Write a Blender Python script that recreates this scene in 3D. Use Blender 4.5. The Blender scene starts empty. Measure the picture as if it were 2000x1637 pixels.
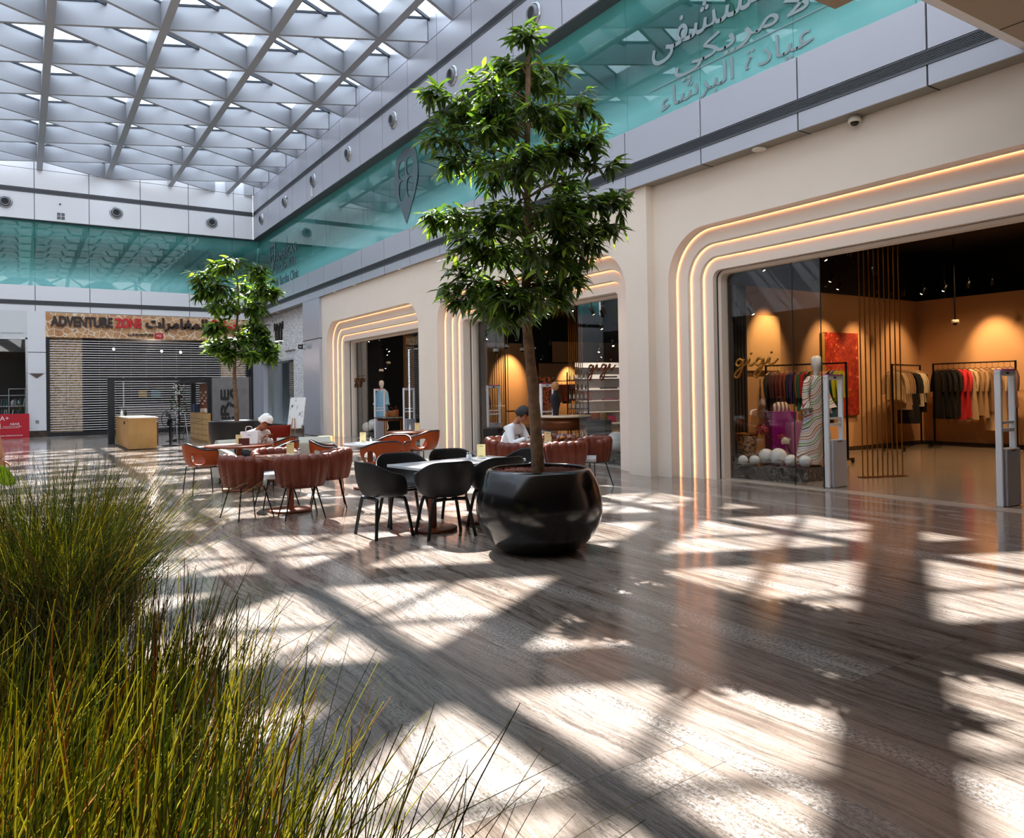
import bpy, bmesh, math, random
from mathutils import Vector, Matrix, noise as mnoise
C = bpy.context.scene
COL = C.collection
PI = math.pi
R = math.radians
# ---------------- camera, sky, sun, exposure ----------------
cam_d = bpy.data.cameras.new('camera'); cam = bpy.data.objects.new('camera', cam_d); COL.objects.link(cam)
C.camera = cam
YAW, PIT, ROL, EYE = R(33.25), R(.63), R(-.945), 1.54
_f = Vector((math.sin(YAW)*math.cos(PIT), math.cos(YAW)*math.cos(PIT), math.sin(PIT)))
_r = Vector((math.cos(YAW), -math.sin(YAW), 0)); _u = _r.cross(_f)
_r2 = _r*math.cos(ROL)+_u*math.sin(ROL); _u2 = -_r*math.sin(ROL)+_u*math.cos(ROL)
cam.matrix_world = Matrix((( _r2.x,_u2.x,-_f.x,0),(_r2.y,_u2.y,-_f.y,0),(_r2.z,_u2.z,-_f.z,EYE),(0,0,0,1)))
cam_d.sensor_width = 36; cam_d.sensor_fit = 'HORIZONTAL'; cam_d.lens = 1488/2000*36
cam_d.shift_x = -.01; cam_d.shift_y = -.0353
cam_d.clip_start = .05; cam_d.clip_end = 300
W_ = bpy.data.worlds.new('sky'); C.world = W_; W_.use_nodes = True
_bg = W_.node_tree.nodes['Background']; _bg.inputs[0].default_value = (.86, .93, 1.0, 1); _bg.inputs[1].default_value = 4.2
sun_d = bpy.data.lights.new('sun', 'SUN'); sun_d.energy = 27; sun_d.angle = R(.6); sun_d.color = (1, .93, .84)
sun = bpy.data.objects.new('sun', sun_d); COL.objects.link(sun); sun.location = (2, 20, 30)
SUNV = Vector((-.108, -.842, -1)).normalized()
sun.rotation_euler = SUNV.to_track_quat('-Z', 'Y').to_euler()
C.view_settings.view_transform = 'Standard'; C.view_settings.look = 'None'
C.view_settings.gamma = 1; C.view_settings.use_curve_mapping = False
C.view_settings.exposure = 0.12
C.cycles.use_denoising = True
C.cycles.max_bounces = 10; C.cycles.diffuse_bounces = 5; C.cycles.glossy_bounces = 4
C.cycles.transmission_bounces = 6; C.cycles.transparent_max_bounces = 12
C.cycles.sample_clamp_indirect = 8; C.cycles.caustics_reflective = False; C.cycles.caustics_refractive = False

# ---------------- materials ----------------
def lin(c):
    if isinstance(c, str):
        c = [int(c[i:i+2], 16)/255 for i in (0, 2, 4)]
        return tuple(x/12.92 if x <= .04045 else ((x+.055)/1.055)**2.4 for x in c)
    return c
MATS = {}
def mat(name, col, rough=.5, metal=0, spec=.5, emit=None, es=0, alpha=1, trans=0, noise=None, bump=0, bscale=50, coat=0, ior=1.5, sheen=0):
    """noise=(scale, colour2, amount[, detail]) blends a second colour by a noise; bump adds noise relief"""
    if name in MATS: return MATS[name]
    m = bpy.data.materials.new(name); m.use_nodes = True; nt = m.node_tree; b = nt.nodes['Principled BSDF']
    c = lin(col); b.inputs['Base Color'].default_value = (*c, 1); b.inputs['Roughness'].default_value = rough
    b.inputs['Metallic'].default_value = metal; b.inputs['Specular IOR Level'].default_value = spec
    b.inputs['Coat Weight'].default_value = coat; b.inputs['IOR'].default_value = ior
    b.inputs['Sheen Weight'].default_value = sheen*.3
    if alpha < 1: b.inputs['Alpha'].default_value = alpha
    if trans: b.inputs['Transmission Weight'].default_value = trans
    if emit is not None:
        b.inputs['Emission Color'].default_value = (*lin(emit), 1); b.inputs['Emission Strength'].default_value = es
    tc = nt.nodes.new('ShaderNodeTexCoord')
    if noise:
        n = nt.nodes.new('ShaderNodeTexNoise'); nt.links.new(tc.outputs['Object'], n.inputs['Vector']); n.inputs['Scale'].default_value = noise[0]
        n.inputs['Detail'].default_value = noise[3] if len(noise) > 3 else 4
        r = nt.nodes.new('ShaderNodeValToRGB'); r.color_ramp.elements[0].position = .5-noise[2]/2; r.color_ramp.elements[1].position = .5+noise[2]/2
        r.color_ramp.elements[0].color = (*c, 1); r.color_ramp.elements[1].color = (*lin(noise[1]), 1)
        nt.links.new(n.outputs['Fac'], r.inputs['Fac']); nt.links.new(r.outputs['Color'], b.inputs['Base Color'])
    if bump:
        n2 = nt.nodes.new('ShaderNodeTexNoise'); nt.links.new(tc.outputs['Object'], n2.inputs['Vector']); n2.inputs['Scale'].default_value = bscale
        bp = nt.nodes.new('ShaderNodeBump'); bp.inputs['Strength'].default_value = bump; bp.inputs['Distance'].default_value = .02
        nt.links.new(n2.outputs['Fac'], bp.inputs['Height']); nt.links.new(bp.outputs['Normal'], b.inputs['Normal'])
    MATS[name] = m; return m
class NT:
    """small helper to write node graphs"""
    def __init__(s, name):
        s.m = bpy.data.materials.new(name); s.m.use_nodes = True; s.t = s.m.node_tree; s.b = s.t.nodes['Principled BSDF']; s.out = s.t.nodes['Material Output']
        s.tc = s.t.nodes.new('ShaderNodeTexCoord'); MATS[name] = s.m
    def n(s, typ, **kw):
        x = s.t.nodes.new(typ)
        for k, v in kw.items():
            if k == 'ins':
                for kk, vv in v.items():
                    if isinstance(vv, bpy.types.NodeSocket): s.t.links.new(vv, x.inputs[kk])
                    else: x.inputs[kk].default_value = vv
            else: setattr(x, k, v)
        return x
    def link(s, a, b): s.t.links.new(a, b)
    def map(s, vec, scale=(1,1,1), loc=(0,0,0), rot=(0,0,0)):
        return s.n('ShaderNodeMapping', ins={'Vector': vec, 'Scale': scale, 'Location': loc, 'Rotation': rot}).outputs[0]
    def ramp(s, fac, stops, interp='LINEAR'):
        r = s.n('ShaderNodeValToRGB'); cr = r.color_ramp; cr.interpolation = interp
        while len(cr.elements) < len(stops): cr.elements.new(.5)
        for e, (p, c) in zip(cr.elements, stops): e.position = p; e.color = (*lin(c), 1) if not isinstance(c, (int, float)) else (c, c, c, 1)
        s.link(fac, r.inputs[0]); return r.outputs[0]
    def mix(s, f, a, b, blend='MIX'):
        x = s.n('ShaderNodeMix', data_type='RGBA', blend_type=blend)
        for i, v in ((0, f), (6, a), (7, b)):
            if isinstance(v, bpy.types.NodeSocket): s.link(v, x.inputs[i])
            else: x.inputs[i].default_value = v if i == 0 else (*lin(v), 1)
        return x.outputs[2]
    def math(s, op, a, b=0):
        x = s.n('ShaderNodeMath', operation=op)
        for i, v in ((0, a), (1, b)):
            if isinstance(v, bpy.types.NodeSocket): s.link(v, x.inputs[i])
            else: x.inputs[i].default_value = v
        return x.outputs[0]
    def bump(s, h, strength=.3, dist=.01):
        x = s.n('ShaderNodeBump', ins={'Height': h, 'Strength': strength, 'Distance': dist}); s.link(x.outputs[0], s.b.inputs['Normal'])

# ---------------- mesh building ----------------
class MB:
    def __init__(s): s.v = []; s.f = []; s.mi = []; s.sm = []
    def add(s, vs, fs, mi=0, smooth=False, M=None):
        k = len(s.v)
        for p in vs:
            p = Vector(p)
            if M is not None: p = M @ p
            s.v.append(tuple(p))
        for f in fs: s.f.append([k+i for i in f]); s.mi.append(mi); s.sm.append(smooth)
        return s
    def box(s, a, b, mi=0, M=None, bev=0):
        x0, x1 = sorted((a[0], b[0])); y0, y1 = sorted((a[1], b[1])); z0, z1 = sorted((a[2], b[2]))
        if bev:
            bm = bmesh.new(); bmesh.ops.create_cube(bm, size=1)
            for v in bm.verts: v.co = Vector(((x0+x1)/2+v.co.x*(x1-x0), (y0+y1)/2+v.co.y*(y1-y0), (z0+z1)/2+v.co.z*(z1-z0)))
            bmesh.ops.bevel(bm, geom=bm.edges[:], offset=min(bev, .45*min(x1-x0, y1-y0, z1-z0)), segments=2, affect='EDGES', profile=.5)
            bm.verts.index_update(); s.add([v.co for v in bm.verts], [[v.index for v in f.verts] for f in bm.faces], mi, False, M); bm.free(); return s
        vs = [(x0,y0,z0),(x1,y0,z0),(x1,y1,z0),(x0,y1,z0),(x0,y0,z1),(x1,y0,z1),(x1,y1,z1),(x0,y1,z1)]
        return s.add(vs, [(0,3,2,1),(4,5,6,7),(0,1,5,4),(1,2,6,5),(2,3,7,6),(3,0,4,7)], mi, False, M)
    def tube(s, pts, r, n=8, mi=0, caps=True, M=None, closed=False, flat=1):
        pts = [Vector(p) for p in pts]; L = len(pts); rs = r if isinstance(r, (list, tuple)) else [r]*L
        vs = []; prev = None
        for i, p in enumerate(pts):
            if closed: d = (pts[(i+1) % L]-pts[i-1])
            else: d = (pts[min(i+1, L-1)]-pts[max(i-1, 0)])
            d = d.normalized() if d.length > 1e-9 else Vector((0,0,1))
            if prev is None: a = d.orthogonal().normalized()
            else:
                a = prev-d*prev.dot(d); a = a.normalized() if a.length > 1e-6 else d.orthogonal().normalized()
            prev = a; b = d.cross(a)
            for k in range(n):
                t = 2*PI*k/n; vs.append(p+a*math.cos(t)*rs[i]+b*math.sin(t)*rs[i]*flat)
        fs = []
        for i in range(L if closed else L-1):
            j = (i+1) % L
            for k in range(n): k2 = (k+1) % n; fs.append((i*n+k, i*n+k2, j*n+k2, j*n+k))
        s.add(vs, fs, mi, n > 5, M)
        if caps and not closed:
            s.add(vs[:n], [tuple(range(n))[::-1]], mi, False, M); s.add(vs[-n:], [tuple(range(n))], mi, False, M)
        return s
    def lathe(s, prof, c=(0,0,0), n=32, mi=0, M=None, smooth=True, sx=1, sy=1):
        vs = []; fs = []; L = len(prof)
        for (r, z) in prof:
            for k in range(n):
                t = 2*PI*k/n; vs.append((c[0]+r*sx*math.cos(t), c[1]+r*sy*math.sin(t), c[2]+z))
        for i in range(L-1):
            for k in range(n): k2 = (k+1) % n; fs.append((i*n+k, i*n+k2, (i+1)*n+k2, (i+1)*n+k))
        s.add(vs, fs, mi, smooth, M)
        for i, rev in ((0, True), (L-1, False)):
            if prof[i][0] > 1e-4:
                q = vs[i*n:(i+1)*n]; s.add(q, [tuple(range(n))[::-1] if rev else tuple(range(n))], mi, False, M)
        return s
    def sphere(s, c, r, n=24, m=14, mi=0, M=None):
        rr = r if isinstance(r, (list, tuple)) else (r, r, r)
        prof = [(max(1e-5, math.sin(PI*i/m)), -math.cos(PI*i/m)) for i in range(m+1)]
        vs = []; fs = []
        for (a, z) in prof:
            for k in range(n):
                t = 2*PI*k/n; vs.append((c[0]+rr[0]*a*math.cos(t), c[1]+rr[1]*a*math.sin(t), c[2]+rr[2]*z))
        for i in range(m):
            for k in range(n): k2 = (k+1) % n; fs.append((i*n+k, i*n+k2, (i+1)*n+k2, (i+1)*n+k))
        return s.add(vs, fs, mi, True, M)
    def grid(s, rows, mi=0, smooth=True, M=None, cu=False):
        """rows: list of equal-length point lists"""
        n = len(rows[0]); vs = [p for r in rows for p in r]; fs = []
        for i in range(len(rows)-1):
            for k in range(n if cu else n-1):
                k2 = (k+1) % n; fs.append((i*n+k, i*n+k2, (i+1)*n+k2, (i+1)*n+k))
        return s.add(vs, fs, mi, smooth, M)
    def prism(s, poly, h, M=None, mi=0, smooth=False):
        """poly in XY plane, extruded 0..h in Z then transformed"""
        n = len(poly); vs = [(x, y, 0) for x, y in poly]+[(x, y, h) for x, y in poly]
        s.add(vs, [tuple(range(n))[::-1], tuple(range(n, 2*n))], mi, False, M)
        return s.add(vs, [(k, (k+1) % n, n+(k+1) % n, n+k) for k in range(n)], mi, smooth, M)
    def build(s, name, m, parent=None, loc=None, rotz=None, weld=False, solid=0, subsurf=0, bev=0):
        me = bpy.data.meshes.new(name); me.from_pydata(s.v, [], s.f)
        ms = m if isinstance(m, (list, tuple)) else [m]
        for x in ms: me.materials.append(x)
        me.polygons.foreach_set('material_index', s.mi); me.polygons.foreach_set('use_smooth', s.sm); me.update()
        if weld:
            bm = bmesh.new(); bm.from_mesh(me); bmesh.ops.remove_doubles(bm, verts=bm.verts, dist=1e-4); bmesh.ops.recalc_face_normals(bm, faces=bm.faces); bm.to_mesh(me); bm.free()
        o = bpy.data.objects.new(name, me); COL.objects.link(o)
        if parent is not None: o.parent = parent
        if loc is not None: o.location = loc
        if rotz is not None: o.rotation_euler = (0, 0, rotz)
        if solid: md = o.modifiers.new('s', 'SOLIDIFY'); md.thickness = solid; md.offset = 0
        if bev: md = o.modifiers.new('b', 'BEVEL'); md.width = bev; md.segments = 2; md.limit_method = 'ANGLE'
        if subsurf: md = o.modifiers.new('u', 'SUBSURF'); md.levels = subsurf; md.render_levels = subsurf
        return o
def tag(o, label=None, cat=None, group=None, kind=None):
    if label: o['label'] = label
    if cat: o['category'] = cat
    if group: o['group'] = group
    if kind: o['kind'] = kind
    return o
def empty(name, loc=(0,0,0), rotz=0, label=None, cat=None, group=None, kind=None):
    o = bpy.data.objects.new(name, None); COL.objects.link(o); o.location = loc; o.rotation_euler = (0, 0, rotz); o.empty_display_size = .1
    return tag(o, label, cat, group, kind)
def copy_tree(o, parent=None):
    kids = list(o.children)
    c = o.copy(); COL.objects.link(c)
    if parent is not None: c.parent = parent
    for ch in kids: copy_tree(ch, c)
    return c
def place(first, used, loc, rotz, label, group=None):
    """first call moves the prototype itself, later calls copy it"""
    o = first if not used else copy_tree(first)
    used.append(1); o.location = loc; o.rotation_euler = (0, 0, rotz); o['label'] = label
    if group: o['group'] = group
    return o
def text_mb(body, size=1, depth=.01, res=4):
    c = bpy.data.curves.new('t', 'FONT'); c.body = body; c.size = size; c.extrude = depth/2; c.resolution_u = res; c.align_x = 'CENTER'; c.align_y = 'CENTER'
    o = bpy.data.objects.new('t', c); COL.objects.link(o)
    dg = bpy.context.evaluated_depsgraph_get(); me = bpy.data.meshes.new_from_object(o.evaluated_get(dg))
    vs = [v.co.copy() for v in me.vertices]; fs = [tuple(p.vertices) for p in me.polygons]
    bpy.data.objects.remove(o); bpy.data.curves.remove(c); bpy.data.meshes.remove(me)
    return vs, fs
def text_obj(body, m, name, origin, xdir, updir, width=None, height=None, depth=.02, parent=None, bold=0, shear=0):
    """text fitted to a width and/or height, centred on origin in the plane of xdir / updir"""
    vs, fs = text_mb(body, 1, 0)
    if not vs: return None
    xs = [v.x for v in vs]; ys = [v.y for v in vs]; w = max(xs)-min(xs); h = max(ys)-min(ys); cx = (max(xs)+min(xs))/2; cy = (max(ys)+min(ys))/2
    sx = width/w if width else height/h; sy = height/h if height else sx
    X = Vector(xdir).normalized(); U = Vector(updir).normalized(); N = X.cross(U); O = Vector(origin)
    bm = bmesh.new(); bv = [bm.verts.new(((v.x-cx)*sx+shear*(v.y-cy)*sy, (v.y-cy)*sy, 0)) for v in vs]
    for f in fs:
        try: bm.faces.new([bv[i] for i in f])
        except ValueError: pass
    if bold:
        bmesh.ops.remove_doubles(bm, verts=bm.verts, dist=1e-5)
        bm.normal_update()
        offs = {}
        for v in bm.verts:
            d = Vector((0,0,0))
            for e in v.link_edges:
                if len(e.link_faces) == 1:
                    f = e.link_faces[0]; mid = (e.verts[0].co+e.verts[1].co)/2; t = (e.verts[1].co-e.verts[0].co); nn = Vector((t.y, -t.x, 0))
                    if nn.dot(mid-f.calc_center_median()) < 0: nn = -nn
                    if nn.length > 0: d += nn.normalized()
            if d.length > .1: offs[v] = d.normalized()*bold
        for v, d in offs.items(): v.co += d
    r = bmesh.ops.extrude_face_region(bm, geom=bm.faces[:])
    for g in r['geom']:
        if isinstance(g, bmesh.types.BMVert): g.co.z += depth
    bmesh.ops.recalc_face_normals(bm, faces=bm.faces)
    for v in bm.verts: v.co = O+X*v.co.x+U*v.co.y+N*v.co.z
    me = bpy.data.meshes.new(name); bm.to_mesh(me); bm.free(); me.materials.append(m)
    o = bpy.data.objects.new(name, me); COL.objects.link(o)
    if parent is not None: o.parent = parent
    return o
def cr_spline(pts, k=6):
    P = [Vector(p) for p in pts]; out = []
    for i in range(len(P)-1):
        p0 = P[max(i-1, 0)]; p1 = P[i]; p2 = P[i+1]; p3 = P[min(i+2, len(P)-1)]
        for j in range(k):
            t = j/k; out.append(.5*((2*p1)+(p2-p0)*t+(2*p0-5*p1+4*p2-p3)*t*t+(3*p1-p0-3*p2+p3)*t**3))
    out.append(P[-1]); return out

# ================= materials of the building =================
def floor_mat():
    g = NT('travertine'); v = g.tc.outputs['Object']
    w1 = g.n('ShaderNodeTexNoise', ins={'Vector': g.map(v, (.8, .35, 1)), 'Scale': 1.0, 'Detail': 2}).outputs['Color']
    w2 = g.n('ShaderNodeTexNoise', ins={'Vector': g.map(v, (5, 2.2, 1)), 'Scale': 1.0, 'Detail': 3}).outputs['Color']
    vw = g.n('ShaderNodeVectorMath', operation='MULTIPLY_ADD', ins={0: w1, 1: (.5, 0, 0), 2: v}).outputs[0]
    vw = g.n('ShaderNodeVectorMath', operation='MULTIPLY_ADD', ins={0: w2, 1: (.07, 0, 0), 2: vw}).outputs[0]
    br = g.n('ShaderNodeTexBrick', ins={'Vector': g.map(v, (1, 1, 1), rot=(0, 0, R(90))), 'Scale': 1.0, 'Brick Width': 2.4, 'Row Height': 1.2, 'Mortar Size': .0015,
             'Color1': (0, 0, 0, 1), 'Color2': (1, 1, 1, 1), 'Mortar': (.5, .5, .5, 1), 'Bias': 0.0})
    tone = br.outputs['Color']
    vs = g.n('ShaderNodeVectorMath', operation='MULTIPLY_ADD', ins={0: tone, 1: (1.7, 5.1, 0), 2: vw}).outputs[0]
    broad = g.n('ShaderNodeTexNoise', ins={'Vector': g.map(vs, (2.0, .13, 1)), 'Scale': 1, 'Detail': 4, 'Roughness': .6}).outputs['Fac']
    mid = g.n('ShaderNodeTexNoise', ins={'Vector': g.map(vs, (11, .5, 1)), 'Scale': 1, 'Detail': 9, 'Roughness': .68}).outputs['Fac']
    fine = g.n('ShaderNodeTexNoise', ins={'Vector': g.map(vs, (46, 3.2, 1)), 'Scale': 1, 'Detail': 8, 'Roughness': .8}).outputs['Fac']
    speck = g.n('ShaderNodeTexNoise', ins={'Vector': g.map(v, (70, 45, 1)), 'Scale': 1, 'Detail': 6, 'Roughness': .8}).outputs['Fac']
    f = g.math('ADD', g.math('MULTIPLY', mid, .62), g.math('MULTIPLY', broad, .38))
    base = g.ramp(f, [(.33, '3a3029'), (.41, '64564b'), (.46, '837468'), (.50, '988a7f'), (.54, '7a6c60'), (.60, 'a09488'), (.68, 'c4bfba')])
    c = g.mix(g.math('MULTIPLY', tone, .18), base, 'a49c97')
    c = g.mix(1.0, c, g.ramp(fine, [(.36, .42), (.47, 1.0)]), 'MULTIPLY')
    vein = g.n('ShaderNodeTexNoise', ins={'Vector': g.map(vs, (5.5, .32, 1)), 'Scale': 1, 'Detail': 10, 'Roughness': .74, 'Distortion': .5}).outputs['Fac']
    c = g.mix(.85, c, g.ramp(vein, [(.482, 1.0), (.497, .30), (.503, .30), (.516, 1.0)]), 'MULTIPLY')
    crust = g.math('MULTIPLY', g.ramp(broad, [(.52, 0), (.60, 1)]), g.ramp(speck, [(.47, 0), (.56, 1)]))
    c = g.mix(g.math('MULTIPLY', crust, .55), c, 'd8d3ce')
    c = g.mix(g.math('MULTIPLY', g.ramp(speck, [(.38, 1), (.44, 0)]), .45), c, '3a322c')
    c = g.mix(br.outputs['Fac'], c, '4a4541')
    g.link(c, g.b.inputs['Base Color'])
    g.link(g.ramp(fine, [(.34, .38), (.48, .09)]), g.b.inputs['Roughness'])
    g.b.inputs['Specular IOR Level'].default_value = .6
    g.bump(fine, .10, .003)
    return g.m
M_FLOOR = floor_mat()
M_PANEL = mat('silver_panel', 'b9bbc4', .36, .35, .5)
M_PANEL_LIT = mat('silver_panel_lit', 'e4e5e8', .45, 0, .5)  # lighter copy of the silver panel, the back cladding's brighter light painted into its colour
M_SEAM = mat('dark_joint', '15161a', .8)
M_GRILLE = mat('grille_grey', '5d5f63', .45, .6)
M_PLASTER = mat('cream_plaster', 'e7dacb', .75, noise=(1.2, 'e1d3c3', .6), bump=.03, bscale=30)
M_STEP = mat('step_plaster', 'e8dbcd', .7)
M_SOFFIT = mat('soffit_grey', '8d877c', .5, .3)
M_BEAM = mat('beam_paint', 'a4a6ab', .42, .2, noise=(.7, '9a9ca2', .5))
M_FRAME = mat('skylight_frame', '2c323c', .5, .4)
M_WHITE = mat('white_wall', 'd8d9da', .6)
M_BLACK = mat('matt_black', '0b0b0c', .6)
M_BLACKM = mat('black_metal', '101012', .4, .5)
M_CHROME = mat('satin_steel', 'b0b2b5', .25, .9)
M_LED = mat('warm_led', 'ffcf90', emit='ffb888', es=9)
def glass_mat(name, tint='ffffff', gl=1.0, rough=.0, base_t=1.0):
    g = NT(name); t = g.t; t.nodes.remove(g.b)
    tr = g.n('ShaderNodeBsdfTransparent', ins={'Color': (*lin(tint), 1)}); gs = g.n('ShaderNodeBsdfGlossy', ins={'Color': (gl, gl, gl, 1), 'Roughness': rough})
    bf = g.n('ShaderNodeNewGeometry').outputs['Backfacing']
    fr = g.n('ShaderNodeFresnel', ins={'IOR': g.n('ShaderNodeMapRange', ins={0: bf, 1: 0, 2: 1, 3: 1.5, 4: 1/1.5}).outputs[0]})
    mx = g.n('ShaderNodeMixShader', ins={0: fr.outputs[0], 1: tr.outputs[0], 2: gs.outputs[0]}); g.link(mx.outputs[0], g.out.inputs[0])
    return g.m
M_GLASS = glass_mat('clear_glass', 'f4f6f6')
M_ROOFGLASS = glass_mat('roof_glass', 'f6faff')

# ================= floor =================
XB, D, Z1, Z2, Z3, Z4, Z5 = 9.11, 36.74, 5.13, 6.17, 8.875, 10.13, 10.9
XL, YN = -10.2, -7.0      # unseen left side and the wall behind the viewer
XN, XA, XG, YA = 9.394, 9.22, 9.98, 9.99
ZT = 11.5
tag(MB().box((XL, YN, -.1), (XG+.02, D+.25, 0)).build('floor', M_FLOOR), kind='structure')

# ================= roof =================
ceil = empty('ceiling', (0, 0, 0), kind='structure')
def beam(mb, p0, p1, z0, z1, w):
    a = Vector((*p0, 0)); b = Vector((*p1, 0)); d = (b-a); L = d.length; d.normalize(); nrm = Vector((-d.y, d.x, 0))
    M = Matrix(((d.x, nrm.x, 0, a.x), (d.y, nrm.y, 0, a.y), (0, 0, 1, 0), (0, 0, 0, 1)))
    mb.box((0, -w/2, z0), (L, w/2, z1), M=M)
BX = [.64+2.45*i for i in range(-4, 4)]
for x in BX:
    m = MB(); beam(m, (x, 3.9), (x, D), Z5, ZT, .2); m.build('beam', M_BEAM, ceil)
def clip(y_at0, s):
    xs = [XL, XB]
    def inside(x): return 3.9 <= y_at0+s*x <= D
    a, b = xs
    if s != 0:
        for yb in (3.9, D):
            x = (yb-y_at0)/s
            ylo = y_at0+s*a; yhi = y_at0+s*b
            if (ylo-yb)*(yhi-yb) < 0:
                if (yb == D) == (ylo > yhi): a = x if (ylo > D if yb == D else ylo < yb) else a
        # simple clamp
    pts = [(x, y_at0+s*x) for x in (XL, XB)]
    (x0, y0), (x1, y1) = pts
    def cut(xa, ya, xb, yb, lim, keep_less):
        ina = ya <= lim if keep_less else ya >= lim; inb = yb <= lim if keep_less else yb >= lim
        if ina and inb: return xa, ya, xb, yb
        if not ina and not inb: return None
        t = (lim-ya)/(yb-ya); xm = xa+t*(xb-xa)
        return (xm, lim, xb, yb) if not ina else (xa, ya, xm, lim)
    q = cut(x0, y0, x1, y1, D, True)
    if q: q = cut(*q, 3.9, False)
    return q if q and abs(q[2]-q[0]) > .3 else None
NY = 22.23
for fam, s in ((0, -1.155/2.45), (1, 1.463/2.45)):
    for k in range(-12, 13):
        y0 = NY+2.618*k - s*.64
        q = clip(y0, s)
        if q: m = MB(); beam(m, q[:2], q[2:], Z5+.004, ZT-.004*(fam+1), .1); m.build('beam', M_BEAM, ceil)
        q = clip(y0+1.309, s)
        if q: m = MB(); beam(m, q[:2], q[2:], ZT-.07, ZT+.02, .055); m.build('glazing_bar', M_FRAME, ceil)
        q = clip(y0, s)
        if q: m = MB(); beam(m, q[:2], q[2:], ZT, ZT+.06, .14); m.build('glazing_bar', M_FRAME, ceil)
m = MB(); m.box((XL, 3.9, ZT+.10), (XB+.5, D+.5, ZT+.13)); m.build('skylight_pane', M_ROOFGLASS, ceil)

# ================= gallery band round the hall =================
def band(name, plane, axis, u0, u1, pitch, off, z0, z1, m, seam_z=None, sign=1):
    """cladding panels with open joints; axis 1 = along y on x=plane, axis 0 = along x on y=plane"""
    bk = MB(); pn = MB()
    def bx(mb, ua, ub, za, zb, d0, d1):
        if axis == 1: mb.box((plane+d0, ua, za), (plane+d1, ub, zb))
        else: mb.box((ua, plane+d0, za), (ub, plane+d1, zb))
    bx(bk, u0, u1, z0+.005, z1-.005, .03, .2)
    us = [u0]; k = math.ceil((u0-off)/pitch)
    while off+k*pitch < u1-.05:
        if off+k*pitch > u0+.05: us.append(off+k*pitch)
        k += 1
    us.append(u1)
    for a, b in zip(us[:-1], us[1:]): bx(pn, a+.012, b-.012, z0, z1, 0, .03)
    o = bk.build(name, M_SEAM); tag(o, kind='structure'); pn.build('cladding_panel', m, o)
    return o
GZ = (5.39, 5.555)
n_tr = [0]
def trim():
    n_tr[0] += 1; return 'trim_%d' % n_tr[0]
def grille(plane, axis, u0, u1, z0, z1, n=7):
    o = MB(); fr = MB()
    def bx(mb, ua, ub, za, zb, d0, d1):
        if axis == 1: mb.box((plane+d0, ua, za), (plane+d1, ub, zb))
        else: mb.box((ua, plane+d0, za), (ub, plane+d1, zb))
    bx(o, u0, u1, z0, z1, .02, .18)
    q = o.build(trim(), mat('grille_back', '2c2d30', .6)); tag(q, kind='structure')
    bx(fr, u0, u1, z0-.012, z0+.016, -.012, .02); bx(fr, u0, u1, z1-.012, z1+.004, -.006, .02)
    h = (z1-z0-.03)/n
    for i in range(n): bx(fr, u0, u1, z0+.02+h*i+h*.30, z0+.02+h*i+h*.82, .0, .02)
    fr.build('louvre_blade', M_GRILLE, q)
# right side
PR, OR_ = 1.8265, 4.917
for z0, z1 in ((Z1, 5.375), (5.57, Z2)):
    band(trim(), XB, 1, 3.85, D, PR, OR_, z0, z1, M_PANEL)
grille(XB, 1, 3.85, D, *GZ)
for z0, z1 in ((Z3, 9.94), (Z4+.02, Z5-.02), (Z5, ZT)):
    band(trim(), XB, 1, 3.85, D, PR, OR_, z0, z1, M_PANEL)
grille(XB, 1, 3.85, D, 9.955, 10.125, 4)
# back
PB, OB = 1.947, .45
for z0, z1 in ((Z1, 5.375), (5.57, Z2)):
    band(trim(), D, 0, XL, XB, PB, OB, z0, z1, M_PANEL_LIT)
grille(D, 0, XL, XB, *GZ)
for z0, z1 in ((Z3, 9.94), (Z4+.02, Z5+.02), (Z5+.04, ZT)):
    band(trim(), D, 0, XL, XB, PB, OB, z0, z1, M_PANEL_LIT)
grille(D, 0, XL, XB, 9.955, 10.125, 4)
# soffits under the bands
tag(MB().box((XB+.03, 3.85, Z1-.0), (XG+1.2, D+.2, Z1+.03)).build('ceiling_soffit', M_SOFFIT), kind='structure')
s_ = MB()
for k in range(-1, 3): s_.box((XB+.03, OR_+PR*k-.012, Z1-.002), (XN, OR_+PR*k+.012, Z1+.01))
s_.build('soffit_joint', M_SEAM, bpy.data.objects['ceiling_soffit'])
u = MB(); u.box((XB+.03, 3.85, Z3-.02), (XB+.6, D+.6, Z3+.004)); u.box((XL, D+.03, Z3-.02), (XB, D+.6, Z3+.004)); tag(u.build(trim(), mat('underside_dark', '55585e', .5, .3)), kind='structure')
# floor slabs of the upper level behind the glass
M_UPF = mat('upper_floor', '8b8d8e', .5)
u = MB(); u.box((XB+.2, YN, Z1+.03), (XB+9, D+9, Z2-.04)); u.box((XL-2, D+.2, Z1+.03), (XB+.2, D+9, Z2-.04)); tag(u.build('floor_upper', M_UPF), kind='structure')
# bridge / low ceiling over the viewer
u = MB(); u.box((XL, YN, Z1), (XB+.6, 3.75, Z1+.05)); u.box((XL, 3.7, Z1), (6.5, 4.37, Z1+.05))
bo = tag(u.build('ceiling_bridge', mat('bridge_soffit', 'a3927c', .5, .2)), kind='structure')
MB().box((XB-2.4, 3.0, Z1-.003), (XB+.6, 3.02, Z1+.01)).box((8.32, YN, Z1-.003), (8.335, 3.75, Z1+.01)).build('soffit_joint', M_SEAM, bo)
tag(MB().box((XL, 3.76, Z1+.05), (XB, 3.9, ZT)).build('wall_bridge', M_PANEL_LIT), kind='structure')
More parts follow.
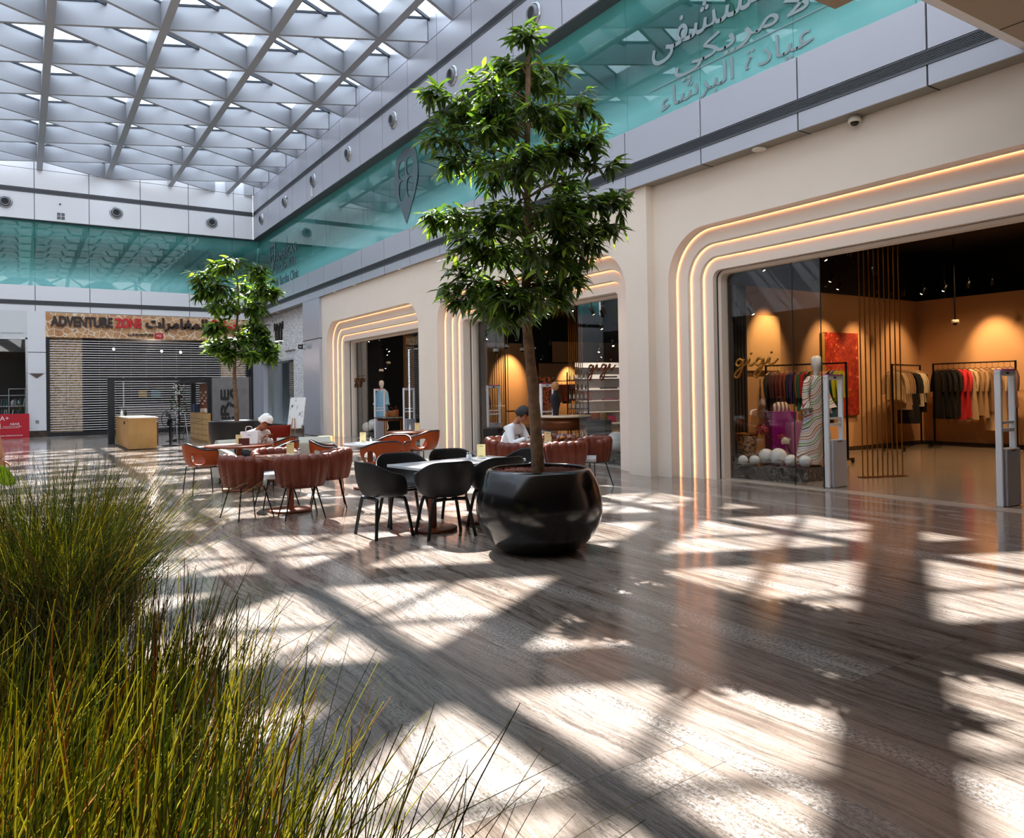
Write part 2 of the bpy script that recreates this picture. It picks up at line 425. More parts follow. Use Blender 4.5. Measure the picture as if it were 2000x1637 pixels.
# unseen left side and the wall behind the viewer, closing the hall
tag(MB().box((XL-.2, YN, Z1), (XL, D+.2, ZT)).build('wall_left', mat('left_wall', 'b9bbc0', .6)), kind='structure')
tag(MB().box((XL-.2, YN, 0), (XL, D+.2, Z1)).build('wall_left_shops', mat('left_shops', '2b2927', .35)), kind='structure')
tag(MB().box((XL, YN-.2, 0), (XB+2, YN, Z1)).build('wall_front', mat('front_wall', '8a8680', .6)), kind='structure')

# ================= upper-level glazing =================
def teal_mat(name, lo, hi, z0, z1):
    g = NT(name); t = g.t; t.nodes.remove(g.b)
    z = g.n('ShaderNodeSeparateXYZ', ins={0: g.tc.outputs['Object']}).outputs[2]
    f = g.n('ShaderNodeMapRange', ins={0: z, 1: z0, 2: z1, 3: 0, 4: 1}).outputs[0]
    a = g.ramp(f, [(0, .97), (lo*.5, .86), (lo, .36), (.5, .08), (hi, .20), (1-(1-hi)*.4, .66), (1, .85)])
    col = g.ramp(f, [(0, 'a8efee'), (.4, '86dedb'), (1, '6cc9c4')])
    df = g.n('ShaderNodeBsdfDiffuse', ins={'Color': col}); tl = g.n('ShaderNodeBsdfTranslucent', ins={'Color': col}); ad = g.n('ShaderNodeMixShader', ins={0: .35, 1: df.outputs[0], 2: tl.outputs[0]})
    tr = g.n('ShaderNodeBsdfTransparent', ins={'Color': (*lin('b4dcd6'), 1)})
    mx = g.n('ShaderNodeMixShader', ins={0: a, 1: tr.outputs[0], 2: ad.outputs[0]})
    gs = g.n('ShaderNodeBsdfGlossy', ins={'Color': (.95, 1, 1, 1), 'Roughness': .0}); bf = g.n('ShaderNodeNewGeometry').outputs['Backfacing']; fr = g.n('ShaderNodeFresnel', ins={'IOR': g.n('ShaderNodeMapRange', ins={0: bf, 1: 0, 2: 1, 3: 1.55, 4: 1/1.55}).outputs[0]})
    m2 = g.n('ShaderNodeMixShader', ins={0: fr.outputs[0], 1: mx.outputs[0], 2: gs.outputs[0]}); g.link(m2.outputs[0], g.out.inputs[0])
    return g.m
M_TEAL = teal_mat('teal_film_glass', .30, .72, Z2, Z3)
XU = XB+.35
gl = MB()
pitch = 1.8265
y = 3.4
ys = []
while y < D+.3: ys.append(y); y += pitch
ys.append(D+.35)
for a, b in zip(ys[:-1], ys[1:]): gl.box((XU, a+.004, Z2-.03), (XU+.012, b-.004, Z3))
tag(gl.build('window_1', M_TEAL), kind='structure')
gl = MB(); xs = [XL]; k = -5
while OB+PB*k < XU-.05:
    if OB+PB*k > XL+.1: xs.append(OB+PB*k)
    k += 1
xs.append(XU)
for a, b in zip(xs[:-1], xs[1:]): gl.box((a+.004, D+.35, Z2-.03), (b-.004, D+.362, Z3))
tag(gl.build('window_2', M_TEAL), kind='structure')
# rooms behind that glazing
M_CLIN = mat('clinic_wall', '7c8886', .7); M_UPD = mat('upper_dark', '222627', .7)
u = MB(); u.box((XB+5.5, YN, Z2-.05), (XB+5.6, D+6, Z3+.4)); u.box((XL, D+6.0, Z2-.05), (XB+5.6, D+6.1, Z3+.4)); tag(u.build('wall_upper', M_CLIN), kind='structure')
u = MB(); u.box((XU+.02, YN, Z3+.02), (XB+5.6, D+6, Z3+.08)); u.box((XL, D+.4, Z3+.02), (XU, D+6, Z3+.08)); tag(u.build('ceiling_upper', M_UPD), kind='structure')
u = MB()
for yy in (8.9, 16, 24.5, 31.5): u.box((XU+.9, yy, Z2-.05), (XU+1.5, yy+.5, Z3+.02))
for xx in (-.1, -7.8): u.box((xx, D+.9, Z2-.05), (xx+.55, D+1.4, Z3+.02))
tag(u.build('wall_pier', mat('pier_white', 'cfdedb', .6)), kind='structure')
u = MB()
for yy in (7, 10.5, 12.8, 19, 22.6, 27.3, 29.9, 33.0): u.box((XB+3.2, yy, Z2-.05), (XB+3.3, yy+1.3, Z3-.5))
tag(u.build('wall_partition', mat('partition_dark', '2b3234', .6)), kind='structure')

# ================= shop fronts on the right =================
def outline(y0, y1, zt, r, n=8):
    """from bottom of the far jamb (y1) up, over and down to the near jamb (y0)"""
    pts = [(y1, 0)]
    for i in range(2*n+1): t = PI/2*i/(2*n); pts.append((y1-r+r*math.cos(t), zt-r+r*math.sin(t)))
    for i in range(2*n+1): t = PI/2+PI/2*i/(2*n); pts.append((y0+r+r*math.cos(t), zt-r+r*math.sin(t)))
    pts.append((y0, 0)); return pts
def ring(mb, A, xa, B, xb, mi=0, smooth=False):
    mb.grid([[(xa, y, z) for y, z in A], [(xb, y, z) for y, z in B]], mi, smooth)
def shopfront(nm, xf, ya, yb, y0, y1, zt, r, ztop, xs):
    """wall from ya to yb with one stepped, round-cornered opening y0..y1"""
    mb = MB(); n = 8; O = outline(y0, y1, zt, r, n)
    Bd = [(yb, 0)]
    for i in range(2*n+1):
        t = i/(2*n); Bd.append((yb, zt-r+(ztop-zt+r)*min(1, t*2)) if t <= .5 else (yb-(yb-y1+r)*(t-.5)*2, ztop))
    for i in range(2*n+1):
        t = i/(2*n); Bd.append((y0+r-(y0+r-ya)*t*2, ztop) if t <= .5 else (ya, ztop-(ztop-zt+r)*(t-.5)*2))
    Bd.append((ya, 0))
    ring(mb, Bd, xf, O, xf)
    mb.box((xf, ya-.001, 0), (xf+.02, ya, ztop)); 
    mb.add([(xf, ya, 0), (xf, ya, ztop), (xf+.6, ya, ztop), (xf+.6, ya, 0)], [(0, 1, 2, 3)])
    mb.add([(xf, yb, 0), (xf, yb, ztop), (xf+.6, yb, ztop), (xf+.6, yb, 0)], [(3, 2, 1, 0)])
    o = mb.build(nm, M_PLASTER); tag(o, kind='structure')
    st = MB(); led = MB(); off = 0
    cur = O; x = xf
    for j, (dx, w) in enumerate(xs):
        st.grid([[(x, yy, zz) for yy, zz in cur], [(x+dx, yy, zz) for yy, zz in cur]], 0, True)
        l1 = outline(y0+off+.001, y1-off-.001, zt-off-.001, r-off, n); l2 = outline(y0+off+.016, y1-off-.016, zt-off-.016, r-off-.014, n); l3 = outline(y0+off+.020, y1-off-.020, zt-off-.020, r-off-.018, n)
        ring(led, l1, x+dx-.030, l2, x+dx-.030)                      # strip faces the next step, hidden behind a lip
        l0 = outline(y0+off-.002, y1-off+.002, zt-off+.002, r-off, n); ring(st, l0, x+dx-.036, l3, x+dx-.036)
        st.grid([[(x+dx-.036, yy, zz) for yy, zz in l3], [(x+dx-.026, yy, zz) for yy, zz in l3]], 0, True)
        x += dx; off += w
        nx = outline(y0+off, y1-off, zt-off, r-off, n)
        ring(st, cur, x, nx, x); cur = nx
    st.grid([[(x, yy, zz) for yy, zz in cur], [(XG-.03, yy, zz) for yy, zz in cur]], 0, True)
    st.build('stepped_reveal', M_STEP, o); led.build('led_strip', M_LED, o)
    # dark joint and inner frame
    fr = MB(); a = outline(y0+off+.001, y1-off-.001, zt-off-.001, r-off, n); b = outline(y0+off+.05, y1-off-.05, zt-off-.05, r-off-.04, n)
    ring(fr, a, XG-.10, b, XG-.10); fr.grid([[(XG-.10, yy, zz) for yy, zz in b], [(XG+.06, yy, zz) for yy, zz in b]])
    fr.build('inner_frame', M_STEP, o)
    jn = MB(); a2 = outline(y0+off-.0005, y1-off+.0005, zt-off+.0005, r-off, n); a3 = outline(y0+off+.003, y1-off-.003, zt-off-.003, r-off, n)
    jn.grid([[(XG-.15, yy, zz) for yy, zz in a3], [(XG-.12, yy, zz) for yy, zz in a3]]); jn.build('shadow_joint', M_SEAM, o)
    return off
OP = [(19.30, 26.95), (10.56, 18.15), (1.95, 9.65)]
ST = [(.24, .26), (.08, .22), (.08, .22)]
off = shopfront('wall_right_far', XA, 18.72, 27.45, 19.30, 26.95, 4.13, .80, Z1, ST)
shopfront('wall_right_middle', XA, YA, 18.72, 10.56, 18.15, 4.13, .80, Z1, ST)
shopfront('wall_right_near', XN, 1.2, YA, 1.95, 9.65, 4.22, .85, Z1, [(.20, .26), (.075, .22), (.075, .22)])
tag(MB().box((XN, YN, 0), (XN+.3, 1.2, Z1)).build('wall_right_end', M_PLASTER), kind='structure')

# ================= cafe furniture =================
M_WOOD = mat('walnut', '6b3d24', .35, noise=(6, '8a5230', .5), coat=.2)
M_WOODL = mat('reddish_wood', '6a3016', .35, noise=(5, '824322', .5), spec=.4)
M_MARBLE = mat('white_marble', 'e6e6e8', .12, noise=(3, 'c9cbd0', .3))
M_ORANGE = mat('tan_leather', '98400f', .45, noise=(9, '85360c', .6), spec=.3)
M_RIM = mat('black_rim', '111315', .3)
M_TUFT = mat('brown_leather', '592312', .45, noise=(7, '6a2e1a', .6), spec=.32)
M_SEAT = mat('grey_vinyl', 'b9bcbd', .45)
M_BSHELL = mat('black_shell', '141416', .5, spec=.4)
M_BLEG = mat('black_stained_leg', '0d0d0e', .4)
M_WIRE = mat('black_wire', '0c0c0d', .35, .6)

def table(label, loc, rot, shape, top_m, size, group, leg_m=None, cat='table', pede=.07):
    leg_m = leg_m or M_WOODL
    t = empty('round_table' if shape == 'round' else 'square_table', loc, rot, label, cat, group)
    m = MB()
    if shape == 'round': m.lathe([(size-.02, .705), (size, .712), (size, .733), (size-.006, .74), (0.001, .74)], n=48, sx=1)
    else: m.box((-size[0]/2, -size[1]/2, .708), (size[0]/2, size[1]/2, .74), bev=.004)
    m.build('tabletop', top_m, t)
    MB().box((-pede/2, -pede/2, .03), (pede/2, pede/2, .70), bev=.005).build('pedestal', leg_m, t)
    MB().lathe([(.27, 0), (.275, .008), (.275, .03), (.262, .036), (.001, .037)], n=40).build('base', leg_m, t)
    MB().box((-.2, -.02, .69), (.2, .02, .708)).box((-.02, -.2, .69), (.02, .2, .708)).build('bracket', M_BLACKM, t)
    return t

def shell_rows(H, Rx, zb, r0, nT=48, nR=9, holes=None, yoff=0):
    """bucket shell: theta 0 = back (-y)"""
    V = []; F = []
    for i in range(nR+4):
        row = []
        for k in range(nT):
            th = 2*PI*k/nT
            if i < 4: f = i/4; r = r0*f; z = zb-.006*(1-f)
            else:
                f = (i-3)/nR; a = f*PI/2; r = r0+(Rx(th)-r0)*math.sin(a)**.8; z = zb+(H(th)-zb)*(1-math.cos(a))*(.35+.65*f) if False else zb+(H(th)-zb)*(f**1.7)
            row.append((r*math.sin(th)*1.0, -r*math.cos(th)*.92+yoff, z))
        V += row
    n = nT
    for i in range(nR+3):
        for k in range(n):
            k2 = (k+1) % n
            if holes and holes(2*PI*(k+.5)/n, (i-3+.5)/nR): continue
            F.append((i*n+k, i*n+k2, (i+1)*n+k2, (i+1)*n+k))
    return V, F, V[-n:]
def smooth(x, a, b):
    t = max(0, min(1, (x-a)/(b-a))); return t*t*(3-2*t)
def fold(th): return min(th, 2*PI-th)

def black_chair():
    t = empty('shell_chair', label='x', cat='chair', group='black shell chairs at the marble table')
    H = lambda th: .82-.13*smooth(fold(th), .5, 1.7)-.235*smooth(fold(th), 1.75, 2.5)
    Rx = lambda th: .325-.065*smooth(fold(th), 1.9, 2.7)
    V, F, rim = shell_rows(H, Rx, .43, .17)
    MB().add(V, F, 0, True).build('shell', M_BSHELL, t, weld=True, solid=.014, subsurf=1)
    for sx in (-1, 1):
        for sy in (-1, 1):
            p = [(sx*.03, sy*.13, .405), (sx*.15, sy*.155, .403), (sx*.195, sy*.17, .37), (sx*.265, sy*.215, .002)]
            MB().tube(cr_spline(p, 5), [.019]*16, 8).build('leg', M_BLEG, t)
    MB().tube([(-.16, -.15, .405), (.16, -.15, .405)], .014, 8).build('crossbar', M_BLEG, t); MB().tube([(-.16, .15, .405), (.16, .15, .405)], .014, 8).build('crossbar', M_BLEG, t)
    return t
def orange_chair():
    t = empty('leather_armchair', label='x', cat='chair', group='tan leather armchairs')
    H = lambda th: .80-.10*smooth(fold(th), .3, 1.6)-.23*smooth(fold(th), 1.95, 2.5)
    Rx = lambda th: .31+.02*math.sin(fold(th))-.06*smooth(fold(th), 2.0, 2.7)
    def holes(th, f):
        a = fold(th); return .62 < a < 1.38 and .30 < f < .82 and abs((a-1.0)/.40)**2+abs((f-.56)/.30)**2 < 1
    NT_ = 144
    V, F, rim = shell_rows(H, Rx, .44, .17, NT_, 28, holes)
    o = MB().add(V, F, 0, True).build('shell', M_ORANGE, t, weld=True, solid=.016)
    bm = bmesh.new(); bm.from_mesh(o.data)
    for it in range(10):
        nw = {}
        for v in bm.verts:
            if v.is_boundary and .46 < v.co.z and fold(math.atan2(v.co.x, -v.co.y) % (2*PI)) < 1.6 and v.co.z < .80-.10*smooth(fold(math.atan2(v.co.x, -v.co.y) % (2*PI)), .3, 1.6)-.02:
                nb = [e.other_vert(v).co for e in v.link_edges if e.is_boundary]
                if len(nb) == 2: nw[v] = v.co*.5+(nb[0]+nb[1])*.25
        for v, c in nw.items(): v.co = c
    bm.to_mesh(o.data); bm.free()
    k0 = next(k for k in range(NT_) if fold(2*PI*k/NT_) >= 2.15)
    order = [rim[k % NT_] for k in range(NT_-k0+1, NT_+k0, 2)]
    MB().tube([(x*1.0, y*1.0, z+.004) for x, y, z in order], .015, 8).build('top_rim', M_RIM, t)
    MB().lathe([(.001, .452), (.17, .455), (.19, .45), (.17, .44)], n=24, sy=.95).build('seat_pad', M_ORANGE, t)
    for sx in (-1, 1):
        for sy in (-1, 1):
            p = [(sx*.10, sy*.10, .43), (sx*.20, sy*.17, .425), (sx*.225, sy*.19, .39), (sx*.26, sy*.23, .002)]
            MB().tube(cr_spline(p, 4), .0085, 6).build('leg', M_WIRE, t)
    MB().tube([(-.2, -.17, .425), (-.2, .17, .425)], .008, 6).build('crossbar', M_WIRE, t); MB().tube([(.2, -.17, .425), (.2, .17, .425)], .008, 6).build('crossbar', M_WIRE, t)
    return t
def tufted_chair():
    t = empty('tub_chair', label='x', cat='chair', group='brown channel-tufted tub chairs')
    nch, sub = 9, 7; A = R(110); rows = []
    for i in range(nch*sub+1):
        th = -A+2*A*i/(nch*sub); fr = (i % sub)/sub; s = abs(math.sin(PI*fr))**.55; e = 1-.9*smooth(abs(th), A*.93, A)
        dz = -.05*smooth(abs(th), R(50), A)
        ro, ri = .298+.030*s, .232-.014*s
        ztop = .785+dz+.016*s
        sec = [(ri, .42), (ri-.004, .55), (ri+.0, ztop-.05), (ri+.018, ztop-.008), ((ro+ri)/2, ztop+.006), (ro-.01, ztop-.008), (ro+.012, ztop-.06), (ro+.0, .60), (ro-.03, .45), (ro-.05, .40), (ri+.01, .395)]
        mid = (ro+ri)/2
        rows.append([((mid+(r-mid)*max(e, .35))*math.sin(th), -(mid+(r-mid)*max(e, .35))*math.cos(th), z) for r, z in sec])
    m = MB(); m.grid(rows, 0, True, cu=True); m.add(rows[0], [tuple(range(11))]); m.add(rows[-1], [tuple(range(11))[::-1]])
    m.build('back', M_TUFT, t, weld=True)
    MB().lathe([(.001, .40), (.225, .40), (.245, .42), (.248, .455), (.23, .478), (.001, .485)], n=36).build('seat', M_SEAT, t)
    for sx in (-1, 1):
        for sy in (-1, 1): MB().tube([(sx*.15, sy*.15, .40), (sx*.245, sy*.235, .002)], [.010, .008], 6).build('leg', M_WIRE, t)
    MB().lathe([(.001, .385), (.2, .385), (.2, .40), (.001, .40)], n=24).build('underframe', M_WIRE, t)
    return t

T8 = R(8)
T1 = (3.84, 7.74, 0); T2 = (4.58, 7.86, 0)
table('white marble square table at the open end of the black chairs, menu-free half', T1, T8, 'sq', M_MARBLE, (.74, .70), 'white marble square tables pushed together')['label'] = 'white marble square table farther from the tree pot, pushed against its twin'
table('white marble square table beside the black tree pot, with menu and shakers', T2, T8, 'sq', M_MARBLE, (.74, .70), 'white marble square tables pushed together')
T3 = (2.96, 10.17, 0); table('brown square table ringed by four brown tub chairs', T3, T8, 'sq', M_WOOD, (.68, .68), 'brown wooden tables')
T4 = (2.95, 13.0, 0); table('brown round table in front of the woman in white', T4, 0, 'round', M_WOODL, .52, 'brown wooden tables')
T5 = (4.72, 11.75, 0); table('small white round table among tan armchairs', T5, 0, 'round', M_MARBLE, .43, 'cafe tables')
T6 = (6.82, 14.7, 0); table('brown round table nearest the shop front, one tan armchair at it', T6, 0, 'round', M_WOODL, .52, 'brown wooden tables')
T7 = (6.98, 9.78, 0); table('brown round table laid with food before the man in white', T7, 0, 'round', M_WOODL, .52, 'brown wooden tables')

def face(dx, dy): return math.atan2(dy, dx)-PI/2     # chairs are built facing +y
bc, used = black_chair(), []
for x, y, f, l in ((3.28, 7.80, (1, .05), 'black shell chair at the free short end of the marble tables'),
                   (3.80, 7.36, (.12, 1), 'black shell chair on the near side of the marble tables, back to viewer'),
                   (4.50, 7.44, (.05, 1), 'black shell chair half hidden behind the black tree pot'),
                   (3.78, 8.36, (-.1, -1), 'black shell chair across the marble table, nearest the brown tub chairs'),
                   (4.55, 8.52, (-.1, -1), 'black shell chair across the marble table, just behind the shakers'),
                   (5.15, 7.98, (-1, -.1), 'black shell chair at the short table end behind the tree trunk')):
    place(bc, used, (x, y, 0), face(*f), l)
tc, used = tufted_chair(), []
for x, y, f, l in ((2.36, 10.0, (1, .25), 'brown tub chair at the brown square table, nearest the grass planters'),
                   (2.92, 9.56, (.1, 1), 'brown tub chair with its scalloped back to the viewer at the brown square table'),
                   (3.48, 10.2, (-1, .3), 'brown tub chair between the brown square table and the black chairs'),
                   (2.93, 10.72, (0, -1), 'brown tub chair on the far side of the brown square table, pale seat showing'),
                   (6.08, 9.36, (1, .35), 'brown tub chair at the food table, nearest the black chairs'),
                   (6.72, 9.12, (.3, 1), 'brown tub chair with back to viewer at the man\'s table, above the tree pot rim'),
                   (7.62, 9.62, (-1, .05), 'brown tub chair at the man\'s table nearest the cream pier'),
                   (7.55, 10.45, (-.5, -1), 'brown tub chair across the man\'s table, nearest the shop platform'),
                   (6.60, 10.62, (.3, -1), 'brown tub chair the man in white sits in')):
    place(tc, used, (x, y, 0), face(*f), l)
oc, used = orange_chair(), []
for x, y, f, l in ((2.38, 12.93, (1, .1), 'tan leather armchair alone on the grass side of the round table'),
                   (3.45, 12.42, (-.75, .6), 'tan leather armchair turned towards the woman\'s round table'),
                   (3.75, 13.45, (-1, -.1), 'tan leather armchair behind the woman\'s table, mostly hidden'),
                   (4.66, 11.13, (.05, 1), 'tan leather armchair with its back to the viewer at the white round table'),
                   (4.12, 12.05, (1, -.3), 'tan leather armchair at the white round table nearest the brown tub chairs'),
                   (5.35, 12.3, (-.7, -.6), 'tan leather armchair across the white round table, its dark rim showing'),
                   (6.55, 13.55, (-.45, 1), 'tan leather armchair at the round table by the shop front'),
                   ):
    place(oc, used, (x, y, 0), face(*f), l)

# --- small things on the tables
M_CARD = mat('yellow_card', 'f2dfa0', .5); M_ACR = glass_mat('acrylic', 'f2f4f4'); M_PRINT = mat('card_print', '5a4630', .6)
def menu(rotz=0):
    t = empty('menu_stand', label='x', cat='menu', group='yellow menu cards in stands')
    MB().box((-.05, -.002, .02), (.05, .002, .17)).build('card', M_CARD, t)
    MB().box((-.055, -.03, 0), (.055, .03, .02), bev=.003).build('stand_base', mat('white_stand', 'e8e6df', .2), t)
    MB().box((-.025, -.0032, .145), (.025, .0032, .15)).box((-.02, -.0032, .03), (.02, .0032, .034)).build('printed_line', M_PRINT, t)
    return t
def shaker():
    t = empty('salt_and_pepper_shaker', label='x', cat='shaker', group='glass shakers on the tables')
    MB().lathe([(.016, 0), (.019, .005), (.017, .05), (.014, .062)], n=16).build('glass_body', mat('shaker_glass', 'dfe3e4', .1, spec=.8), t)
    MB().lathe([(.015, .062), (.016, .075), (.008, .086), (.001, .088)], n=16).build('cap', M_CHROME, t)
    return t
mn, used = menu(), []
ang = -YAW
for tp, dx, dy, l in ((T2, .02, .08, 'marble table'), (T3, .0, -.02, 'brown square table'), (T4, -.02, -.1, 'woman\'s round table'), (T5, -.08, .1, 'white round table'),
                      (T6, .12, -.05, 'brown round table by the shop front'), (T7, -.25, -.2, 'man\'s table')):
    place(mn, used, (tp[0]+dx, tp[1]+dy, .74), ang, 'yellow menu card standing on the '+l)
sh, used = shaker(), []
for tp, dx, dy, l in ((T2, -.12, .10, 'clear shaker nearest the menu card on the marble table'), (T2, -.165, .08, 'clear shaker on the outer side on the marble table'),
                      (T3, .12, .0, 'clear shaker beside the menu card on the brown square table'), (T3, .15, .06, 'clear shaker behind its twin on the brown square table'),
                      (T5, .04, .06, 'clear shaker beside the menu card on the white round table')):
    place(sh, used, (tp[0]+dx, tp[1]+dy, .74), 0, l)
# food and drink on the man's table
x7, y7 = T7[0], T7[1]
M_TRAY = mat('black_tray', '1a1716', .35); M_AMBER = mat('amber_drink', 'a04a10', .1, spec=.7); M_BREAD = mat('bread', 'c98a3e', .7, noise=(20, '9a5a20', .5)); M_PAPER = mat('white_paper', 'eeeeec', .7)
m = MB(); m.lathe([(.001, 0), (.15, 0), (.17, .012), (.165, .014), (.148, .005), (.001, .005)], n=28); tag(m.build('serving_tray', M_TRAY, loc=(x7+.12, y7-.08, .741)), 'dark round tray holding the food on the man\'s table', 'tray')
m = MB()
for a in range(4): m.sphere((.03*math.cos(a*2), .03*math.sin(a*2), .03+.008*a), (.045, .035, .028), 12, 8)
tag(m.build('pastry', M_BREAD, loc=(x7+.08, y7-.08, .745)), 'golden pastry heap on the dark tray', 'food')
m = MB(); m.grid([[(-.05, 0, .0), (.0, .01, .07), (.03, 0, .12)], [(.03, .03, 0), (.05, .03, .05), (.05, .02, .09)]], solid if False else 0, True); tag(m.build('paper_napkin', M_PAPER, loc=(x7+.12, y7-.05, .76), solid=.002), 'white folded napkin sticking up from the tray', 'napkin')
def tumbler(loc, label, m_liq, h=.10, r=.035):
    t = empty('tumbler', loc, 0, label, 'glass', 'drinks on the man\'s table')
    MB().lathe([(r*.8, 0), (r, h), (r-.003, h), (r*.8-.003, .006), (.001, .006)], n=20).build('glass_body', M_ACR, t)
    MB().lathe([(.001, .007), (r*.78, .007), (r*.93, h*.75), (.001, h*.75)], n=20).build('drink', m_liq, t)
tumbler((x7-.05, y7-.2, .741), 'red-brown drink in a glass next to the menu card on the man\'s table', mat('tea', '7a2210', .15), .11)
tumbler((x7+.33, y7+.02, .741), 'squat glass of amber drink at the far side of the man\'s tray', M_AMBER, .085, .045)
t = empty('cutlery_pot', (x7-.13, y7-.08, .741), 0, 'small pot of upright cutlery on the man\'s table', 'pot')
MB().lathe([(.03, 0), (.036, .08), (.033, .08), (.028, .005), (.001, .005)], n=20).build('pot', mat('pot_steel', 'cfc8bf', .3, .4), t)
for k in range(5): MB().tube([(.0, 0, .01), (.03*math.cos(k*1.3), .03*math.sin(k*1.3), .17)], .004, 5).build('utensil', mat('dark_utensil', '4a2a1c', .4), t)
# lounge seating behind the tan armchairs
M_BEIGE = mat('beige_vinyl', 'b3b0a2', .5, noise=(4, 'a5a294', .4)); M_RUST = mat('rust_velvet', '5e1507', .85, spec=.1, bump=.25, bscale=8)
def lounge(loc, rot, label, w=.95):
    t = empty('lounge_armchair', loc, rot, label, 'armchair', 'beige lounge armchairs')
    MB().box((-w/2, -.38, .12), (w/2, .36, .40), bev=.05).build('seat', M_BEIGE, t)
    m = MB(); prof = [(-.44, .12), (-.28, .12), (-.26, .70), (-.30, .76), (-.38, .76), (-.46, .66)]
    M = Matrix(((0, 0, 1, -w/2), (1, 0, 0, 0), (0, 1, 0, 0), (0, 0, 0, 1))); m.prism(prof, w, M); m.build('backrest', M_BEIGE, t, bev=.02)
    for s in (-1, 1):
        MB().prism([(-.42, .12), (.34, .12), (.34, .50), (.25, .56), (-.3, .66), (-.42, .64)], .11, Matrix(((0, 0, 1, -.055+s*(w/2+.02)), (1, 0, 0, 0), (0, 1, 0, 0), (0, 0, 0, 1)))).build('arm', M_BEIGE, t, bev=.02)
        MB().box((s*(w/2-.06)-.02, -.36, 0), (s*(w/2-.06)+.02, -.32, .12)).box((s*(w/2-.06)-.02, .26, 0), (s*(w/2-.06)+.02, .30, .12)).build('foot', M_BLACKM, t)
    return t
lounge((4.42, 14.35, 0), face(.25, 1), 'beige vinyl lounge armchair with its back to the viewer, behind the tub chairs')
lounge((3.28, 14.0, 0), face(.25, -1), 'beige lounge chair the woman in white sits in', .7)
def cushion(loc, rot, tilt, label, m_, s=.46, nm='cushion'):
    rows = []
    for i in range(13):
        row = []
        for j in range(13):
            u_, v_ = i/6-1, j/6-1; e = 1-.10*(1-abs(u_)**2)*abs(v_)**6-.0; k = (1-abs(u_)**3.2)*(1-abs(v_)**3.2)
            row.append((u_*s/2*(1-.07*(1-v_*v_)), v_*s/2*(1-.07*(1-u_*u_)), .075*k**.55))
        rows.append(row)
    m = MB(); m.grid(rows, 0, True); m.grid([[(x, y, -z) for x, y, z in r][::-1] for r in rows], 0, True)
    o = m.build(nm, m_, loc=loc, weld=True); o.rotation_euler = (R(90)+tilt, 0, rot); tag(o, label, 'cushion'); return o
cushion((4.02, 14.62, .74), -YAW, R(-14), 'rust velvet cushion propped upright on the beige lounge chair', M_RUST, .50)
cushion((5.0, 14.75, .60), -YAW+.5, R(-55), 'mustard cushion lying behind the beige lounge chair', mat('mustard', 'b98a3a', .8), .36)
# paper bag on the woman's table
t = empty('paper_bag', (3.18, 13.2, .741), -YAW, 'white paper carrier bag with twisted handle on the woman\'s table', 'bag')
MB().add([(-.14, -.06, 0), (.14, -.06, 0), (.14, .06, 0), (-.14, .06, 0), (-.15, -.04, .2), (.15, -.04, .2), (.15, .04, .2), (-.15, .04, .2)], [(0, 3, 2, 1), (0, 1, 5, 4), (1, 2, 6, 5), (2, 3, 7, 6), (3, 0, 4, 7)]).build('bag_body', M_PAPER, t)
MB().tube(cr_spline([(-.05, -.05, .18), (-.05, -.05, .26), (-.03, -.05, .285), (.03, -.05, .285), (.05, -.05, .26), (.05, -.05, .18)], 4), .008, 6, flat=.6).build('handle', M_PAPER, t)
MB().box((-.02, -.062, .14), (.03, -.0595, .15)).build('printed_line', mat('grey_print', '8c8c8c', .6), t)
tag(MB().box((-.09, -.07, 0), (.09, .07, .004), bev=.001).box((-.085, .0, .004), (.085, .004, .11)).build('laptop', mat('rust_book', '5a2418', .5), loc=(3.0, 12.85, .741), rotz=-.4), 'rust coloured folded booklet on the woman\'s table', 'booklet')
bpy.data.objects['laptop'].name = 'booklet'

# ================= fashion store behind the shop fronts =================
def at(u, d):
    """ground point seen in picture column u at forward distance d"""
    lat = (u-1020)/1488*d
    return (_f.x*d+_r.x*lat, _f.y*d+_r.y*lat)
def shopfloor_mat():
    g = NT('polished_concrete'); v = g.tc.outputs['Object']
    n = g.n('ShaderNodeTexNoise', ins={'Vector': g.map(v, (1, 4, 1)), 'Scale': 1.3, 'Detail': 6}).outputs['Fac']
    g.link(g.ramp(n, [(.3, '7c7268'), (.7, '9c9184')]), g.b.inputs['Base Color']); g.b.inputs['Roughness'].default_value = .18
    return g.m
M_SFLOOR = shopfloor_mat()
M_BEWALL = mat('sand_wall', 'c49a70', .8, noise=(.8, 'b98f66', .5))
M_SBLACK = mat('store_black', '070707', .7)
M_BRASS = mat('brass', 'b0742e', .28, .9)
M_DMARB = None
def dmarble():
    g = NT('dark_marble'); v = g.tc.outputs['Object']
    n = g.n('ShaderNodeTexNoise', ins={'Vector': v, 'Scale': 3.2, 'Detail': 7, 'Distortion': 2.5}).outputs['Fac']
    g.link(g.ramp(n, [(.35, '2d2b2a'), (.49, '57534f'), (.505, 'b7aea2'), (.52, '4a4744'), (.7, '6a6661')]), g.b.inputs['Base Color']); g.b.inputs['Roughness'].default_value = .25
    return g.m
M_DMARB = dmarble()
tag(MB().box((XG+.02, 1.0, -.1), (26, 11.0, 0)).box((XG+.02, 11.0, -.1), (26, 30, 0)).build('floor_shop', M_SFLOOR), kind='structure')
tag(MB().box((XG-.16, 1.95, 0), (XG+.16, 9.2, .004)).box((XG-.16, 10.8, 0), (XG+.16, 17.7, .004)).box((XG-.16, 19.5, 0), (XG+.16, 26.5, .004)).build('trim_threshold', mat('threshold_stone', 'a39b92', .3)), kind='structure')
tag(MB().box((XG+.2, 1, 4.95), (26, 30, 5.0)).build('ceiling_shop', M_SBLACK), kind='structure')
w = MB(); w.box((10.15, 10.98, 0), (19.8, 11.1, 3.72)); tag(w.build('wall_shop_side', M_BEWALL), kind='structure')
